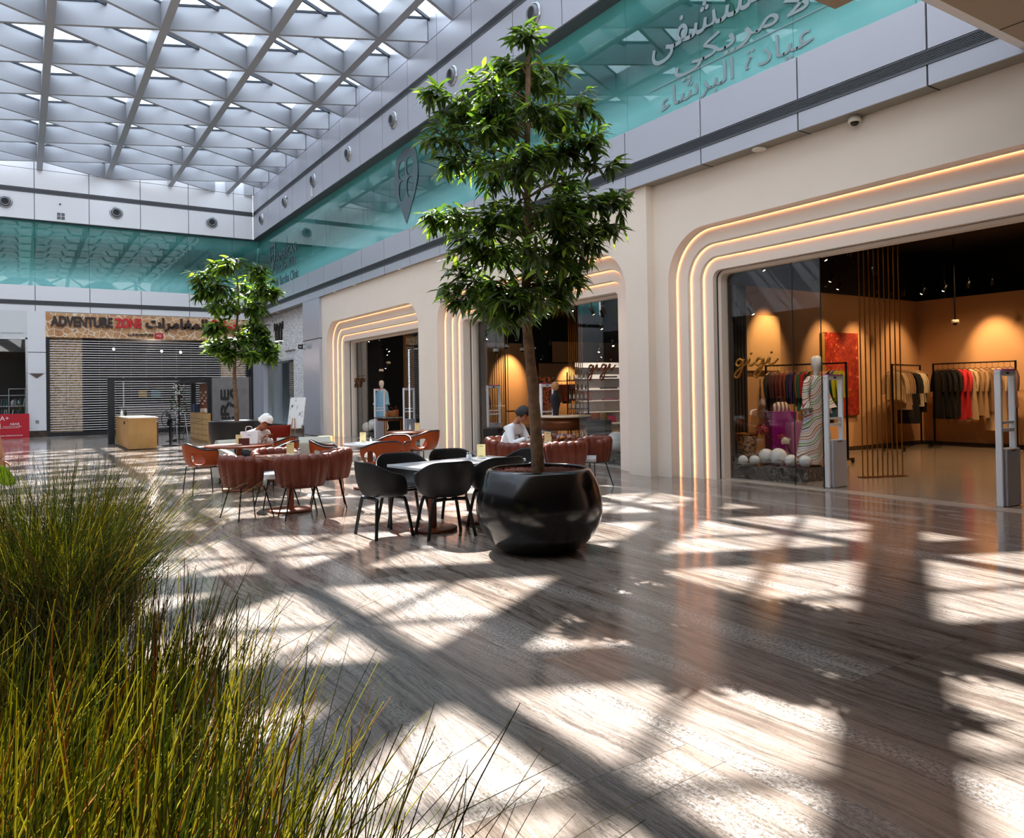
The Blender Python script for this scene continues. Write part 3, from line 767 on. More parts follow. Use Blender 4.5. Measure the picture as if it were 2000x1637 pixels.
w = MB(); w.box((19.6, 1.2, 0), (19.75, 10.98, 3.72)); tag(w.build('wall_shop_back', M_BEWALL), kind='structure')
tag(MB().box((13.2, 10.9, .0), (19.6, 10.98, .09)).box((19.52, 1.2, 0), (19.6, 10.9, .09)).build('baseboard_shop', mat('dark_skirting', '3a2a1c', .5)), kind='structure')
w = MB(); w.box((10.15, 10.99, 3.72), (26, 11.09, 4.95)); w.box((21.0, 1.2, 0), (21.1, 10.98, 4.95)); w.box((10.15, 1.0, 0), (26, 1.2, 4.95)); w.box((25.8, 11.1, 0), (25.9, 30, 4.95)); w.box((10.15, 29.9, 0), (26, 30, 4.95)); w.box((XG+.2, 27.6, 0), (11.6, 27.7, 4.95)); w.box((11.6, 27.6, 0), (11.7, 30, 4.95)); tag(w.build('wall_shop_dark', M_SBLACK), kind='structure')
w = MB(); w.box((17.4, 29.5, 0), (19.75, 29.62, 3.75)); w.box((20.3, 29.5, 0), (24.2, 29.62, 2.84)); w.box((21.2, 29.66, 2.9), (25.5, 29.7, 3.9)); tag(w.build('wall_shop_end', M_BEWALL), kind='structure')
# dark slatted part beside the glass
w = MB()
for k in range(26): w.box((10.3+k*.10, 10.90, .0), (10.36+k*.10, 10.97, 3.7))
tag(w.build('wall_shop_slats', mat('dark_slats', '2a2320', .6)), kind='structure')
MB().box((12.9, 10.93, 1.9), (14.0, 10.965, 3.1)).build('lit_wall_patch', mat('sand_wall_lit', 'd9b07c', .8), bpy.data.objects['wall_shop_side'])  # paler sand paints a brightly lit patch of the wall

# --- glass panes and gold script
M_GOLD = mat('gold_letter', 'a8702a', .3, .8); M_BRNZ = mat('bronze_letter', '6a3a1c', .35, .6)
def pane(n, y0, y1, z1):
    o = MB().box((XG-.006, y0, .01), (XG+.006, y1, z1)).build('window_%d' % n, M_GLASS); tag(o, kind='structure')
    MB().box((XG-.007, y0-.006, .01), (XG+.007, y0+.003, z1)).build('pane_edge', mat('glass_edge', '1d2a28', .3), o)
for n, (y0, y1, z1) in enumerate(((7.56, 8.86, 3.49), (7.06, 7.555, 3.5), (16.0, 17.4, 3.4), (11.3, 13.0, 3.4), (25.55, 26.2, 3.4), (24.95, 25.54, 3.4), (20.0, 21.8, 3.4)), 3): pane(n, y0, y1, z1)
GI = [[(.17, .30), (.11, .37), (.03, .31), (.0, .2), (.05, .12), (.13, .18), (.19, .34), (.17, .1), (.10, -.16), (.02, -.3), (-.05, -.24), (.0, -.1), (.14, .06), (.27, .2), (.35, .36), (.335, .2), (.37, .12), (.45, .16), (.56, .3)]]
def gigi(y_left, z0, s, m_, label, x=XG-.03):
    t = empty('script_lettering', (x, y_left, z0), 0, label, 'sign', 'gold shop names on the glass')
    def W(px, py): return (0, -px*s, py*s*.58)
    for k in (0, 1):
        dx = k*.52; p = [W(a+dx, b) for a, b in GI[0]]
        MB().tube(cr_spline(p, 5), [.012*s/.75*(1+.8*abs(math.sin(i*.25))) for i in range(5*(len(p)-1)+1)], 6).build('letter_stroke', m_, t)
        MB().sphere(W(.40+dx, .55), .022*s/.75, 10, 6).build('i_dot', m_, t)
    MB().box((0, -1.0*s, .10*s), (.02, 0, .103*s)).build('fixing_bar', M_GLASS, t)
gigi(8.66, 1.845, .78, M_GOLD, 'gold script name on the glass of the nearest shop window')
gigi(12.62, 1.89, .80, M_BRNZ, 'bronze script name on the glass beside the floral-dress mannequin')
gigi(26.10, 1.92, .80, M_BRNZ, 'bronze script name on the glass of the farthest shop window')

# --- security gates
M_GWH = mat('gate_white', 'f0f0f3', .35); M_GGR = mat('gate_grey', 'bcbcc6', .4)
def gate():
    t = empty('security_gate', label='x', cat='security gate', group='anti-theft gates at the shop entrances')
    m = MB(); m.box((0, -.03, 0), (.045, .05, 1.68), bev=.012); m.box((.355, -.03, .66), (.40, .05, 1.68), bev=.012); m.box((0, -.03, 1.63), (.40, .05, 1.70), bev=.012); m.build('frame', M_GWH, t)
    MB().box((.045, -.02, 1.03), (.36, .04, 1.06)).build('crossbar', M_GWH, t)
    MB().box((.045, -.02, .93), (.36, .04, .97)).build('crossbar', M_GWH, t)
    c = MB().box((.06, -.06, 0), (.41, .08, .72), bev=.012).build('base_cabinet', M_GGR, t)
    MB().box((.17, -.064, .69), (.30, -.058, .70)).build('slot', M_BLACK, c)
    MB().box((.15, -.034, 1.655), (.22, -.028, 1.675)).build('indicator', M_BLACK, t)
    MB().box((.02, -.04, 1.695), (.38, .06, 1.712)).build('pink_light_cap', mat('pink_cap', 'd06aa8', .4), t)
    return t
gt, used = gate(), []
for y, l in ((7.11, 'white security gate right of the wavy-dress mannequin at the nearest shop'), (4.68, 'white security gate at the picture edge, nearest to the viewer'), (17.15, 'white security gate left of the seated man at the middle shop'),
             (14.7, 'white security gate behind the tree trunk at the middle shop'), (24.8, 'white security gate beside the blue dress at the farthest shop'), (22.4, 'white security gate at the farthest shop nearest its cream pier')):
    place(gt, used, (10.14, y, .004), 0, l)

# --- display platforms with white globes
def platform(pts, z, label):
    o = MB().prism(pts, z).build('display_platform', M_DMARB, loc=(0, 0, .002), bev=.006); tag(o, label, 'platform', 'dark marble window platforms')
platform([(10.12, 9.35), (10.12, 8.75), (10.50, 7.74), (11.62, 7.86), (12.7, 9.35)], .215, 'dark veined marble platform under the wavy-dress mannequin')
platform([(10.12, 11.2), (10.12, 12.9), (11.2, 12.9), (11.2, 11.2)], .22, 'dark marble platform under the floral-dress mannequin')
platform([(10.12, 26.1), (10.12, 25.4), (11.9, 25.4), (11.9, 26.1)], .18, 'dark marble platform under the blue dress')
M_GLOBE = mat('white_globe', 'e4e2df', .15)
def globe(x, y, z, r_, label, grp): o = MB().sphere((0, 0, r_), r_, 28, 18).build('display_globe', M_GLOBE, loc=(x, y, z)); tag(o, label, 'globe', grp)
G1 = 'white globes in the nearest window'
for (x, y, r_, l) in ((10.30, 8.86, .083, 'small white globe at the window frame end of the row'), (10.38, 8.68, .088, 'small white globe second from the window frame'), (10.66, 8.66, .135, 'large white globe in front of the pink plinth, farther from viewer'),
                      (10.60, 8.36, .148, 'large white globe, the biggest in the nearest window'), (10.56, 8.08, .105, 'medium white globe at the hem of the wavy dress'), (10.66, 7.88, .100, 'medium white globe beside the mannequin\'s foot')):
    globe(x, y, .218, r_, l, G1)
globe(10.4, 12.3, .223, .22, 'very large white globe under the floral dress', 'white globes in the middle window'); globe(10.42, 11.75, .223, .15, 'smaller white globe beside the very large one by the cream pier', 'white globes in the middle window')
for (u_, d_, r_, l) in ((684, 27.2, .17, 'white globe at the frame of the farthest window'), (699, 27.0, .12, 'small white globe next to the frame globe of the farthest window'), (709, 28.2, .19, 'big white globe under the blue dress'), (726, 27.5, .22, 'biggest white globe under the blue dress')):
    px, py = at(u_, d_); globe(max(px, 10.3), min(py, 25.9), .183, r_, l, 'white globes in the farthest window')

# --- mannequins
def wave_mat():
    g = NT('wavy_print'); v = g.tc.outputs['Object']; s = g.n('ShaderNodeSeparateXYZ', ins={0: v}); z = s.outputs[2]; x = s.outputs[0]
    wv = g.math('ADD', g.math('MULTIPLY', g.math('SINE', g.math('MULTIPLY', g.math('ADD', x, g.math('MULTIPLY', z, .35)), 17)), .028), g.math('MULTIPLY', x, .75))
    f = g.math('FRACT', g.math('MULTIPLY', g.math('SUBTRACT', z, wv), 3.6))
    c = g.ramp(f, [(0, 'e9e2d6'), (.09, '3a2436'), (.14, 'e9e2d6'), (.20, 'b9c58a'), (.27, '4b8a58'), (.32, 'efe9df'), (.39, 'c9b6cf'), (.46, 'efe9df'), (.51, 'b8553c'), (.57, 'efe4d4'), (.63, 'd8b49a'), (.70, '8a4636'), (.75, 'efe9df'), (.83, 'e0a688'), (.89, 'efe9df'), (.95, 'b9a7bd')], 'CONSTANT')
    g.link(c, g.b.inputs['Base Color']); g.b.inputs['Roughness'].default_value = .6; return g.m
def floral_mat():
    g = NT('floral_print'); v = g.tc.outputs['Object']
    vo = g.n('ShaderNodeTexVoronoi', ins={'Vector': v, 'Scale': 26}); n = g.n('ShaderNodeTexNoise', ins={'Vector': v, 'Scale': 18, 'Detail': 3}).outputs['Fac']
    sp = g.ramp(vo.outputs['Distance'], [(.30, 1), (.36, 0)]); col = g.ramp(n, [(.42, '1d1620'), (.5, '9c2a3a'), (.62, 'c9757a')], 'CONSTANT')
    g.link(g.mix(sp, 'ebdcd6', col), g.b.inputs['Base Color']); g.b.inputs['Roughness'].default_value = .7; return g.m
M_MANN = mat('mannequin_white', 'e6dcd2', .35)
def loft(secs, n=28, ripple=0, mi=0, mb=None):
    """secs: (cx, cy, z, rx, ry)"""
    m = mb or MB(); rows = []
    for k, (cx, cy, z, rx, ry) in enumerate(secs):
        rows.append([(cx+rx*(1+ripple*k/len(secs)*math.sin(7*2*PI*i/n))*math.cos(2*PI*i/n), cy+ry*(1+ripple*k/len(secs)*math.sin(7*2*PI*i/n+1))*math.sin(2*PI*i/n), z) for i in range(n)])
    m.grid(rows, mi, True, cu=True); return m
def skin(name, verts, edges, m_, parent, sub=2, root=0):
    me = bpy.data.meshes.new(name); me.from_pydata([v[:3] for v in verts], edges, []); me.materials.append(m_)
    o = bpy.data.objects.new(name, me); COL.objects.link(o)
    if parent is not None: o.parent = parent
    md = o.modifiers.new('skin', 'SKIN'); md.use_smooth_shade = True
    sv = me.skin_vertices[0].data
    for i, v in enumerate(verts):
        r_ = v[3] if isinstance(v[3], (tuple, list)) else (v[3], v[3]); sv[i].radius = r_
        sv[i].use_root = (i == root)
    s = o.modifiers.new('sub', 'SUBSURF'); s.levels = sub; s.render_levels = sub
    return o
def mannequin(loc, rot, label, dress, m_dress, hem=.12, leg=True, name='mannequin', sleeves=True):
    t = empty(name, loc, rot, label, 'mannequin')
    # body: pelvis root, spine, neck, arms, legs (local front = -y)
    V = [(0, 0, .98, (.13, .10)), (0, 0, 1.12, (.11, .085)), (0, .0, 1.30, (.135, .09)), (0, .01, 1.43, (.10, .07)), (0, .0, 1.50, (.045, .045)), (0, -.01, 1.58, (.05, .055)), (0, -.025, 1.66, (.088, .105)), (0, -.02, 1.76, (.096, .115)), (0, -.01, 1.84, (.06, .07)),
         (-.17, .01, 1.42, .045), (-.23, .01, 1.18, .036), (-.26, -.06, .95, .026), (-.27, -.08, .86, (.03, .014)),
         (.17, .01, 1.42, .045), (.23, .01, 1.18, .036), (.26, -.04, .95, .026), (.27, -.06, .86, (.03, .014)),
         (-.09, 0, .88, .085), (-.09, .0, .50, .052), (-.09, .02, .10, .03), (-.09, -.10, .025, (.03, .02)),
         (.09, 0, .88, .085), (.17, -.08, .50, .052), (.27, -.02, .12, .03), (.27, -.13, .025, (.03, .02))]
    Ed = [(0, 1), (1, 2), (2, 3), (3, 4), (4, 5), (5, 6), (6, 7), (7, 8), (3, 9), (9, 10), (10, 11), (11, 12), (3, 13), (13, 14), (14, 15), (15, 16), (0, 17), (17, 18), (18, 19), (19, 20), (0, 21), (21, 22), (22, 23), (23, 24)]
    b = skin('body', V, Ed, M_MANN, t)
    d = MB(); loft(dress, 32, .06, mb=d)
    if sleeves:
        for s in (-1, 1):
            d.tube([(s*.12, .01, 1.45), (s*.19, .01, 1.38), (s*.235, .01, 1.2), (s*.26, -.03, 1.05), (s*.27, -.05, .95)], [.06, .062, .055, .062, .10], 14, caps=False)
    d.build('dress', m_dress, t)
    MB().lathe([(.001, 0), (.17, 0), (.17, .008), (.001, .01)], n=28).build('stand_plate', M_CHROME, t)
    return t
mannequin((11.08, 7.95, .218), -YAW+R(25), 'white faceless mannequin in a long wavy multicolour striped dress', [(0, .0, 1.50, .07, .06), (0, 0, 1.46, .16, .085), (0, 0, 1.40, .175, .10), (0, 0, 1.25, .165, .12), (-.01, 0, 1.08, .15, .11), (-.02, 0, .9, .20, .14), (-.05, 0, .72, .22, .16), (-.12, 0, .45, .22, .18), (-.17, 0, .2, .24, .19), (-.19, 0, .05, .26, .20)], wave_mat())
mannequin((10.75, 12.05, .222), R(-70), 'mannequin in a white dress with small red and black flowers', [(0, 0, 1.48, .07, .06), (0, 0, 1.42, .16, .09), (0, 0, 1.25, .16, .12), (0, 0, 1.08, .13, .10), (0, 0, .8, .22, .16), (0, 0, .45, .27, .2)], floral_mat(), leg=False)
px, py = at(717, 27.8)
mannequin((px+.3, 25.7, .182), R(-60), 'mannequin in a pale blue loose dress in the farthest window', [(0, 0, 1.50, .07, .06), (0, 0, 1.45, .15, .08), (0, 0, 1.3, .19, .13), (0, 0, 1.0, .22, .15), (0, 0, .5, .25, .17), (0, 0, .36, .26, .18)], mat('sky_cloth', '8dbfe0', .7))

# --- plinths, bag, vase, flowers in the nearest window
M_MAG = mat('magenta_lacquer', 'a01478', .3); M_PINK = mat('pink_lacquer', 'cf7f9f', .35)
tag(MB().box((-.22, -.2, 0), (.22, .2, .88), bev=.004).build('display_plinth', M_MAG, loc=(11.42, 8.95, .218), rotz=-YAW), 'tall magenta display plinth under the striped handbag', 'plinth', 'coloured window plinths')
tag(MB().box((-.17, -.17, 0), (.17, .17, .70), bev=.004).build('display_plinth', M_PINK, loc=(11.27, 8.46, .218), rotz=-YAW), 'lower pink display plinth behind the large globes', 'plinth', 'coloured window plinths')
t = empty('handbag', (11.44, 8.95, 1.10), -YAW, 'white and gold striped handbag on the magenta plinth', 'bag')
m = MB(); loft([(0, 0, 0, .15, .06), (0, 0, .05, .18, .075), (0, 0, .12, .15, .06), (0, 0, .17, .09, .03)], 20, mb=m); m.add([(-.15, 0, 0), (.15, 0, 0), (0, .05, 0)], [(0, 1, 2)])
def stripe_mat():
    g = NT('gold_stripes'); x = g.n('ShaderNodeSeparateXYZ', ins={0: g.tc.outputs['Object']}).outputs[0]; f = g.math('FRACT', g.math('MULTIPLY', x, 14))
    g.link(g.ramp(f, [(0, 'efe6da'), (.5, '8a5a2c')], 'CONSTANT'), g.b.inputs['Base Color']); g.b.inputs['Roughness'].default_value = .3; return g.m
m.build('bag_body', stripe_mat(), t); MB().tube(cr_spline([(-.08, 0, .15), (-.05, 0, .25), (.05, 0, .25), (.08, 0, .15)], 6), .008, 6).build('handle', M_BRNZ, t)
tag(MB().lathe([(.04, 0), (.09, .03), (.11, .12), (.08, .2), (.055, .215), (.05, .21), (.09, .12), (.001, .02)], n=16).build('amber_vase', mat('amber_glass', 'b8792a', .08, spec=.9, noise=(18, '4a2a10', .5)), loc=(11.34, 8.38, .92)), 'cut amber glass vase on the pink plinth', 'vase')
rnd = random.Random(5)
def flower(loc, r_, m_, label, stem_to, n=60):
    t = empty('dried_flower', loc, 0, label, 'flower', 'dried flowers in the nearest window')
    m = MB()
    for k in range(n):
        a = rnd.uniform(0, 2*PI); b = math.acos(rnd.uniform(-.6, 1)); c = Vector((math.sin(b)*math.cos(a), math.sin(b)*math.sin(a), math.cos(b)))*r_*rnd.uniform(.6, 1); s = r_*.28
        o1 = c.orthogonal().normalized()*s; o2 = c.cross(o1).normalized()*s; m.add([c+o1, c+o2+c.normalized()*s*.3, c-o1, c-o2+c.normalized()*s*.3], [(0, 1, 2, 3)])
    m.build('flower_head', m_, t); MB().tube(cr_spline([(0, 0, 0), tuple(Vector(stem_to)*.5+Vector((.02, 0, 0))), stem_to], 4), .006, 5).build('stem', mat('dry_stem', '33241c', .7), t)
flower((10.95, 8.98, .78), .11, mat('coral_petal', 'b8384e', .7), 'cluster of coral dried blossom before the magenta plinth', (.25, -.4, -.55))
flower((10.92, 8.55, .68), .075, mat('crimson_petal', 'a01e3c', .7), 'crimson dried flower between the two plinths', (.12, -.22, -.45))
flower((10.82, 8.38, .62), .085, mat('ivory_petal', 'e6dac0', .7), 'ivory dried flower in front of the pink plinth', (.06, -.08, -.39))
t = empty('wire_basket', (10.75, 9.15, .218), 0, 'dark basket with light streaks beside the window frame', 'basket')
MB().lathe([(.13, 0), (.19, .5), (.18, .5), (.12, .01), (.001, .01)], n=20).build('basket', mat('dark_wicker', '2c1c12', .5, noise=(24, 'a06a34', .12)), t); MB().tube([(.19*math.cos(a*PI/8), .19*math.sin(a*PI/8), .5) for a in range(16)], .012, 6, closed=True).build('rim', M_BRASS, t)

# --- clothes
CLOTH = {}
def cloth(c):
    if c not in CLOTH: CLOTH[c] = mat('cloth_'+c, c, .8, sheen=.2)
    return CLOTH[c]
GM = {}
def garment(L, kind, seed):
    """hanging garment: plane along local x (shoulders), thin in y, hook at z=0"""
    key = (L, kind, seed)
    if key in GM: return GM[key]
    rn = random.Random(seed); m = MB(); n = 20; ph = rn.uniform(0, 6)
    ws = [(-.085, .05, .012), (-.11, .12, .028), (-.16, .205, .034), (-.3, .195, .036), (-.5, .18, .034)]
    hw = {'dress': .25, 'jacket': .21, 'trouser': .17}[kind]
    if L > .6: ws += [(-.5-(L-.5)*.5, (.18+hw)/2, .036), (-L, hw, .04)]
    else: ws += [(-L, hw, .036)]
    rows = []
    for k, (z, rx, ry) in enumerate(ws):
        f = k/len(ws); rows.append([(rx*math.cos(2*PI*i/n), ry*(1+.35*f*math.sin(5*2*PI*i/n+ph))*math.sin(2*PI*i/n)+.01*f*math.sin(ph+i), z) for i in range(n)])
    m.grid(rows, 0, True, cu=True)
    if kind != 'trouser':
        for s in (-1, 1):
            m.tube([(s*.16, 0, -.16), (s*.225, 0, -.3), (s*.25, .02, -.48), (s*.245, .03, -.62)], [.045, .042, .036, .03], 8)
    h = MB().tube(cr_spline([(0, 0, .01), (.02, 0, .035), (0, 0, .055), (-.02, 0, .03)], 3), .003, 5); h.tube([(-.19, 0, -.13), (0, 0, -.05), (.19, 0, -.13)], .007, 5); h.tube([(0, 0, -.05), (0, 0, .01)], .003, 5)
    GM[key] = (m, h); return GM[key]
GME = {}
def hang(x, y, zr, rot, col_, L, kind, label, grp, hcol='2a1a12'):
    key = (col_, L, kind, hcol)
    if key not in GME:
        m, h = garment(L, kind, hash_(key))
        o = empty('hanging_garment', (x, y, zr-.055), rot, label, 'garment', grp); m.build('cloth', cloth(col_), o); h.build('hanger', mat('hanger_'+hcol, hcol, .5), o); GME[key] = o
    else:
        o = copy_tree(GME[key]); o.location = (x, y, zr-.055); o.rotation_euler = (0, 0, rot); o['label'] = label; o['group'] = grp
    return o
def hash_(k): return sum((i+1)*ord(c) for i, c in enumerate(str(k))) % 9973
def rack(p0, p1, h, label, grp='black clothes rails'):
    t = empty('clothes_rail', ((p0[0]+p1[0])/2, (p0[1]+p1[1])/2, 0), math.atan2(p1[1]-p0[1], p1[0]-p0[0]), label, 'clothes rail', grp)
    L = math.dist(p0, p1)/2
    MB().tube([(-L, 0, h), (L, 0, h)], .017, 6).build('rail', M_BLACKM, t)
    for s in (-1, 1):
        MB().box((s*L-.018, -.018, .08), (s*L+.018, .018, h+.017)).build('post', M_BLACKM, t); f = MB().box((s*L-.02, -.26, .06), (s*L+.02, .26, .095)).build('foot', M_BLACKM, t)
        for q in (-1, 1): MB().lathe([(.001, -.03), (.03, -.03), (.03, .03), (.001, .03)], n=12, M=Matrix.Translation((s*L, q*.23, .03)) @ Matrix.Rotation(PI/2, 4, 'X')).build('castor', M_BLACK, f)
    MB().box((-L, -.012, .07), (L, .012, .095)).build('lower_bar', M_BLACKM, t)
    return t
CN = {'5a1a1e': 'maroon', '7a2a20': 'brick red', '8a4a2a': 'copper', '3a2466': 'purple', '1c1f5a': 'navy blue', '9a5a34': 'camel', '0f6a52': 'emerald', 'b3181c': 'scarlet', '1c1a1c': 'black', 'b0803a': 'gold patterned', 'c9a08a': 'blush', 'a8b010': 'lime', 'ac8a6a': 'tan', 'c0a888': 'beige', 'cbb08a': 'cream', '8a6a4a': 'brown', '0e0d10': 'black', 'c8202c': 'bright red', 'a08058': 'sandy', '7a5a60': 'mauve', '1a5a7a': 'petrol', 'd8c9a8': 'ivory', '4a2a20': 'dark brown'}
def fill(p0, p1, zr, items, place_txt, grp, hcol='2a1a12', skew=0, ends=.06):
    n = len(items); dx, dy = p1[0]-p0[0], p1[1]-p0[1]; ang_ = math.atan2(dy, dx)+PI/2; rn = random.Random(n)
    ordn = ['first', 'second', 'third', 'fourth', 'fifth', 'sixth', 'seventh', 'eighth', 'ninth', 'tenth', 'eleventh', 'twelfth', 'thirteenth', 'fourteenth', 'fifteenth', 'sixteenth', 'seventeenth', 'eighteenth', 'nineteenth', 'twentieth', 'twenty-first', 'twenty-second', 'twenty-third', 'twenty-fourth']
    for k, (c, L, kd) in enumerate(items):
        f = ends+(1-2*ends)*k/max(1, n-1)
        hang(p0[0]+dx*f, p0[1]+dy*f, zr+.0, ang_+rn.uniform(-.12, .12)+skew, c, L, kd, '%s %s, %s %s' % (CN[c], {'dress': 'dress', 'jacket': 'top', 'trouser': 'trousers'}[kd], ordn[k], place_txt), grp, hcol)
r1a, r1b = (13.72, 9.15), (13.40, 10.85)
rack(r1a, r1b, 2.0, 'black clothes rail of colourful tops behind the wavy-dress mannequin')
fill(r1a, r1b, 1.985, [('a8b010', .62, 'jacket'), ('a8b010', .7, 'jacket'), ('1a5a7a', 1.05, 'trouser'), ('1c1a1c', 1.15, 'trouser'), ('c9a08a', .75, 'dress'), ('c9a08a', .9, 'dress'), ('b0803a', .8, 'jacket'), ('b0803a', 1.0, 'dress'), ('1c1a1c', .8, 'jacket'), ('b3181c', .75, 'jacket'), ('0f6a52', .9, 'dress'), ('9a5a34', .8, 'jacket'),
     ('3a2466', .75, 'jacket'), ('1c1f5a', .75, 'jacket'), ('8a4a2a', .7, 'jacket'), ('7a2a20', .75, 'jacket'), ('5a1a1e', .8, 'jacket'), ('4a2a20', .8, 'jacket'), ('5a1a1e', .9, 'dress'), ('1c1a1c', .9, 'dress')], 'from the aisle on the colourful rail', 'clothes on the colourful rail', 'c09a70')
r2a, r2b = (17.0, 10.15), (18.9, 10.55)
rack(r2a, r2b, 2.02, 'black clothes rail behind the brass rods, cream and black clothes')
fill(r2a, r2b, 2.005, [('cbb08a', .75, 'jacket'), ('cbb08a', .8, 'jacket'), ('ac8a6a', .85, 'jacket'), ('ac8a6a', 1.0, 'dress'), ('a08058', .9, 'jacket'), ('0e0d10', 1.2, 'trouser'), ('0e0d10', 1.35, 'dress'), ('0e0d10', 1.35, 'dress'), ('0e0d10', .9, 'jacket'), ('d8c9a8', .9, 'jacket'), ('d8c9a8', .95, 'jacket'), ('d8c9a8', .85, 'jacket'), ('0e0d10', 1.1, 'trouser')], 'from the brass rods on the middle rail', 'clothes on the middle rail', 'c09a70', skew=.5)
r3a, r3b = (19.15, 10.35), (19.15, 8.45)
rack(r3a, r3b, 2.05, 'black clothes rail against the sand back wall, black, red and beige clothes')
fill(r3a, r3b, 2.035, [('0e0d10', 1.3, 'dress'), ('0e0d10', 1.25, 'dress'), ('0e0d10', 1.3, 'dress'), ('0e0d10', 1.25, 'dress'), ('c8202c', 1.3, 'dress'), ('c8202c', 1.25, 'dress'), ('c0a888', 1.3, 'dress'), ('a08058', 1.2, 'dress'), ('ac8a6a', 1.25, 'dress'), ('8a6a4a', 1.1, 'dress'), ('cbb08a', 1.55, 'dress'), ('c0a888', 1.5, 'dress'), ('7a5a60', 1.2, 'dress'), ('7a5a60', 1.0, 'dress')], 'from the far corner on the back-wall rail', 'clothes on the back-wall rail', '120e0c', skew=1.15)
r4a, r4b = (18.2, 26.4), (20.0, 26.1)
rack(r4a, r4b, 1.95, 'dark clothes rail deep in the middle shop before the sand wall')
fill(r4a, r4b, 1.94, [('4a2a20', .8, 'jacket'), ('5a1a1e', .85, 'jacket'), ('1c1a1c', .8, 'jacket'), ('4a2a20', .85, 'dress'), ('7a2a20', .8, 'jacket'), ('1c1a1c', .9, 'jacket'), ('8a4a2a', .8, 'jacket'), ('4a2a20', .8, 'jacket')], 'from the left on the deep dark rail', 'clothes on the deep rail', '6a4a30', skew=.9)
px, py = at(940, 21)
rack((px-.3, py-.5), (px+.1, py+.8), 1.75, 'clothes rail of long dark coats beside the middle shop glass')
fill((px-.3, py-.5), (px+.1, py+.8), 1.74, [('4a2a20', 1.2, 'dress'), ('1c1a1c', 1.3, 'dress'), ('8a6a4a', 1.2, 'dress'), ('1c1f5a', 1.3, 'dress'), ('4a2a20', 1.25, 'dress')], 'from the front on the coat rail', 'coats beside the middle shop glass', '6a4a30')

# --- brass rod screens
def rods(p0, p1, n, label, h=4.95, m_=M_BRASS):
    t = empty('rod_screen', ((p0[0]+p1[0])/2, (p0[1]+p1[1])/2, 0), math.atan2(p1[1]-p0[1], p1[0]-p0[0]), label, 'screen', 'brass rod screens'); L = math.dist(p0, p1)/2
    MB().box((-L-.05, -.07, 0.001), (L+.05, .09, .012)).build('base_plate', M_BRNZ, t)
    for k in range(n): MB().tube([(-L+2*L*k/(n-1), .01, .01), (-L+2*L*k/(n-1), .01, h)], .011, 8).build('rod', m_, t)
rods((11.75, 7.56), (12.42, 7.26), 9, 'brass floor-to-ceiling rods standing in the nearest shop')
x0, y0 = at(962, 22.2); x1, y1 = at(992, 22.2); rods((x0, y0), (x1, y1), 8, 'brass rods at the left inside the middle shop')
x0, y0 = at(1112, 20.6); x1, y1 = at(1138, 20.6); rods((x0, y0), (x1, y1), 8, 'brass rods beside the cosmetics shelves in the middle shop')
x0, y0 = at(789, 26.5); x1, y1 = at(808, 25.8); rods((x0, y0), (x1, y1), 8, 'brass rods in the farthest shop at its cream pier')
# painting, detector on stem, sockets
t = empty('canvas_painting', (16.18, 10.965, 1.82), 0, 'tall rust-red textured canvas hanging on the sand wall', 'painting')
def canvas_mat():
    g = NT('rust_canvas'); v = g.tc.outputs['Object']; n = g.n('ShaderNodeTexNoise', ins={'Vector': v, 'Scale': 9, 'Detail': 8, 'Roughness': .7}).outputs['Fac']
    g.link(g.ramp(n, [(.3, '5c1206'), (.5, '8c200c'), (.62, 'a83414'), (.66, 'e0a080')]), g.b.inputs['Base Color']); g.b.inputs['Roughness'].default_value = .6; g.bump(n, .5, .02); return g.m
MB().box((-.62, -.04, -.98), (.70, 0, .98)).build('canvas', canvas_mat(), t); MB().box((-.72, -.05, -.94), (-.62, 0, .96)).build('canvas_edge', mat('raw_canvas_edge', '8a6a2c', .7), t)
def dome(loc, stem, label, nm='dome_camera'):
    t = empty(nm, loc, 0, label, 'camera', 'dome cameras'); z = 0
    if stem: MB().tube([(0, 0, .1), (0, 0, .1+stem)], .018, 8).build('stem', M_BLACKM, t)
    MB().lathe([(.001, .12), (.075, .12), (.085, .06), (.08, .04), (.001, .04)], n=24).build('housing', mat('camera_ivory', 'd8d2c4', .4), t)
    m = MB(); m.sphere((0, 0, .045), (.058, .058, .055), 20, 12); m.build('lens_dome', mat('dark_dome', '14110f', .08), t)
dome((9.30, 6.0, Z1-.12), 0, 'ivory dome camera under the grey soffit above the nearest shop')
px, py = at(1868, 17.5); dome((px, py, 2.9), 1.9, 'dome camera hanging on a black stem before the sand back wall')
px, py = at(1480, 16)
for u_, d_, z_, l in ((970, 20, 2.55, 'first black-stemmed dome camera deep in the middle shop'), (990, 21, 2.72, 'second black-stemmed dome camera, higher, in the middle shop'), (1022, 21, 2.62, 'white dome camera on a thin stem left of the tree trunk'), (745, 30-2.6, 2.3, 'dome camera hanging in the farthest shop'), (759, 28.2, 2.6, 'higher dome camera hanging in the farthest shop')):
    px, py = at(u_, d_); dome((px, py, z_), 4.85-z_, l)
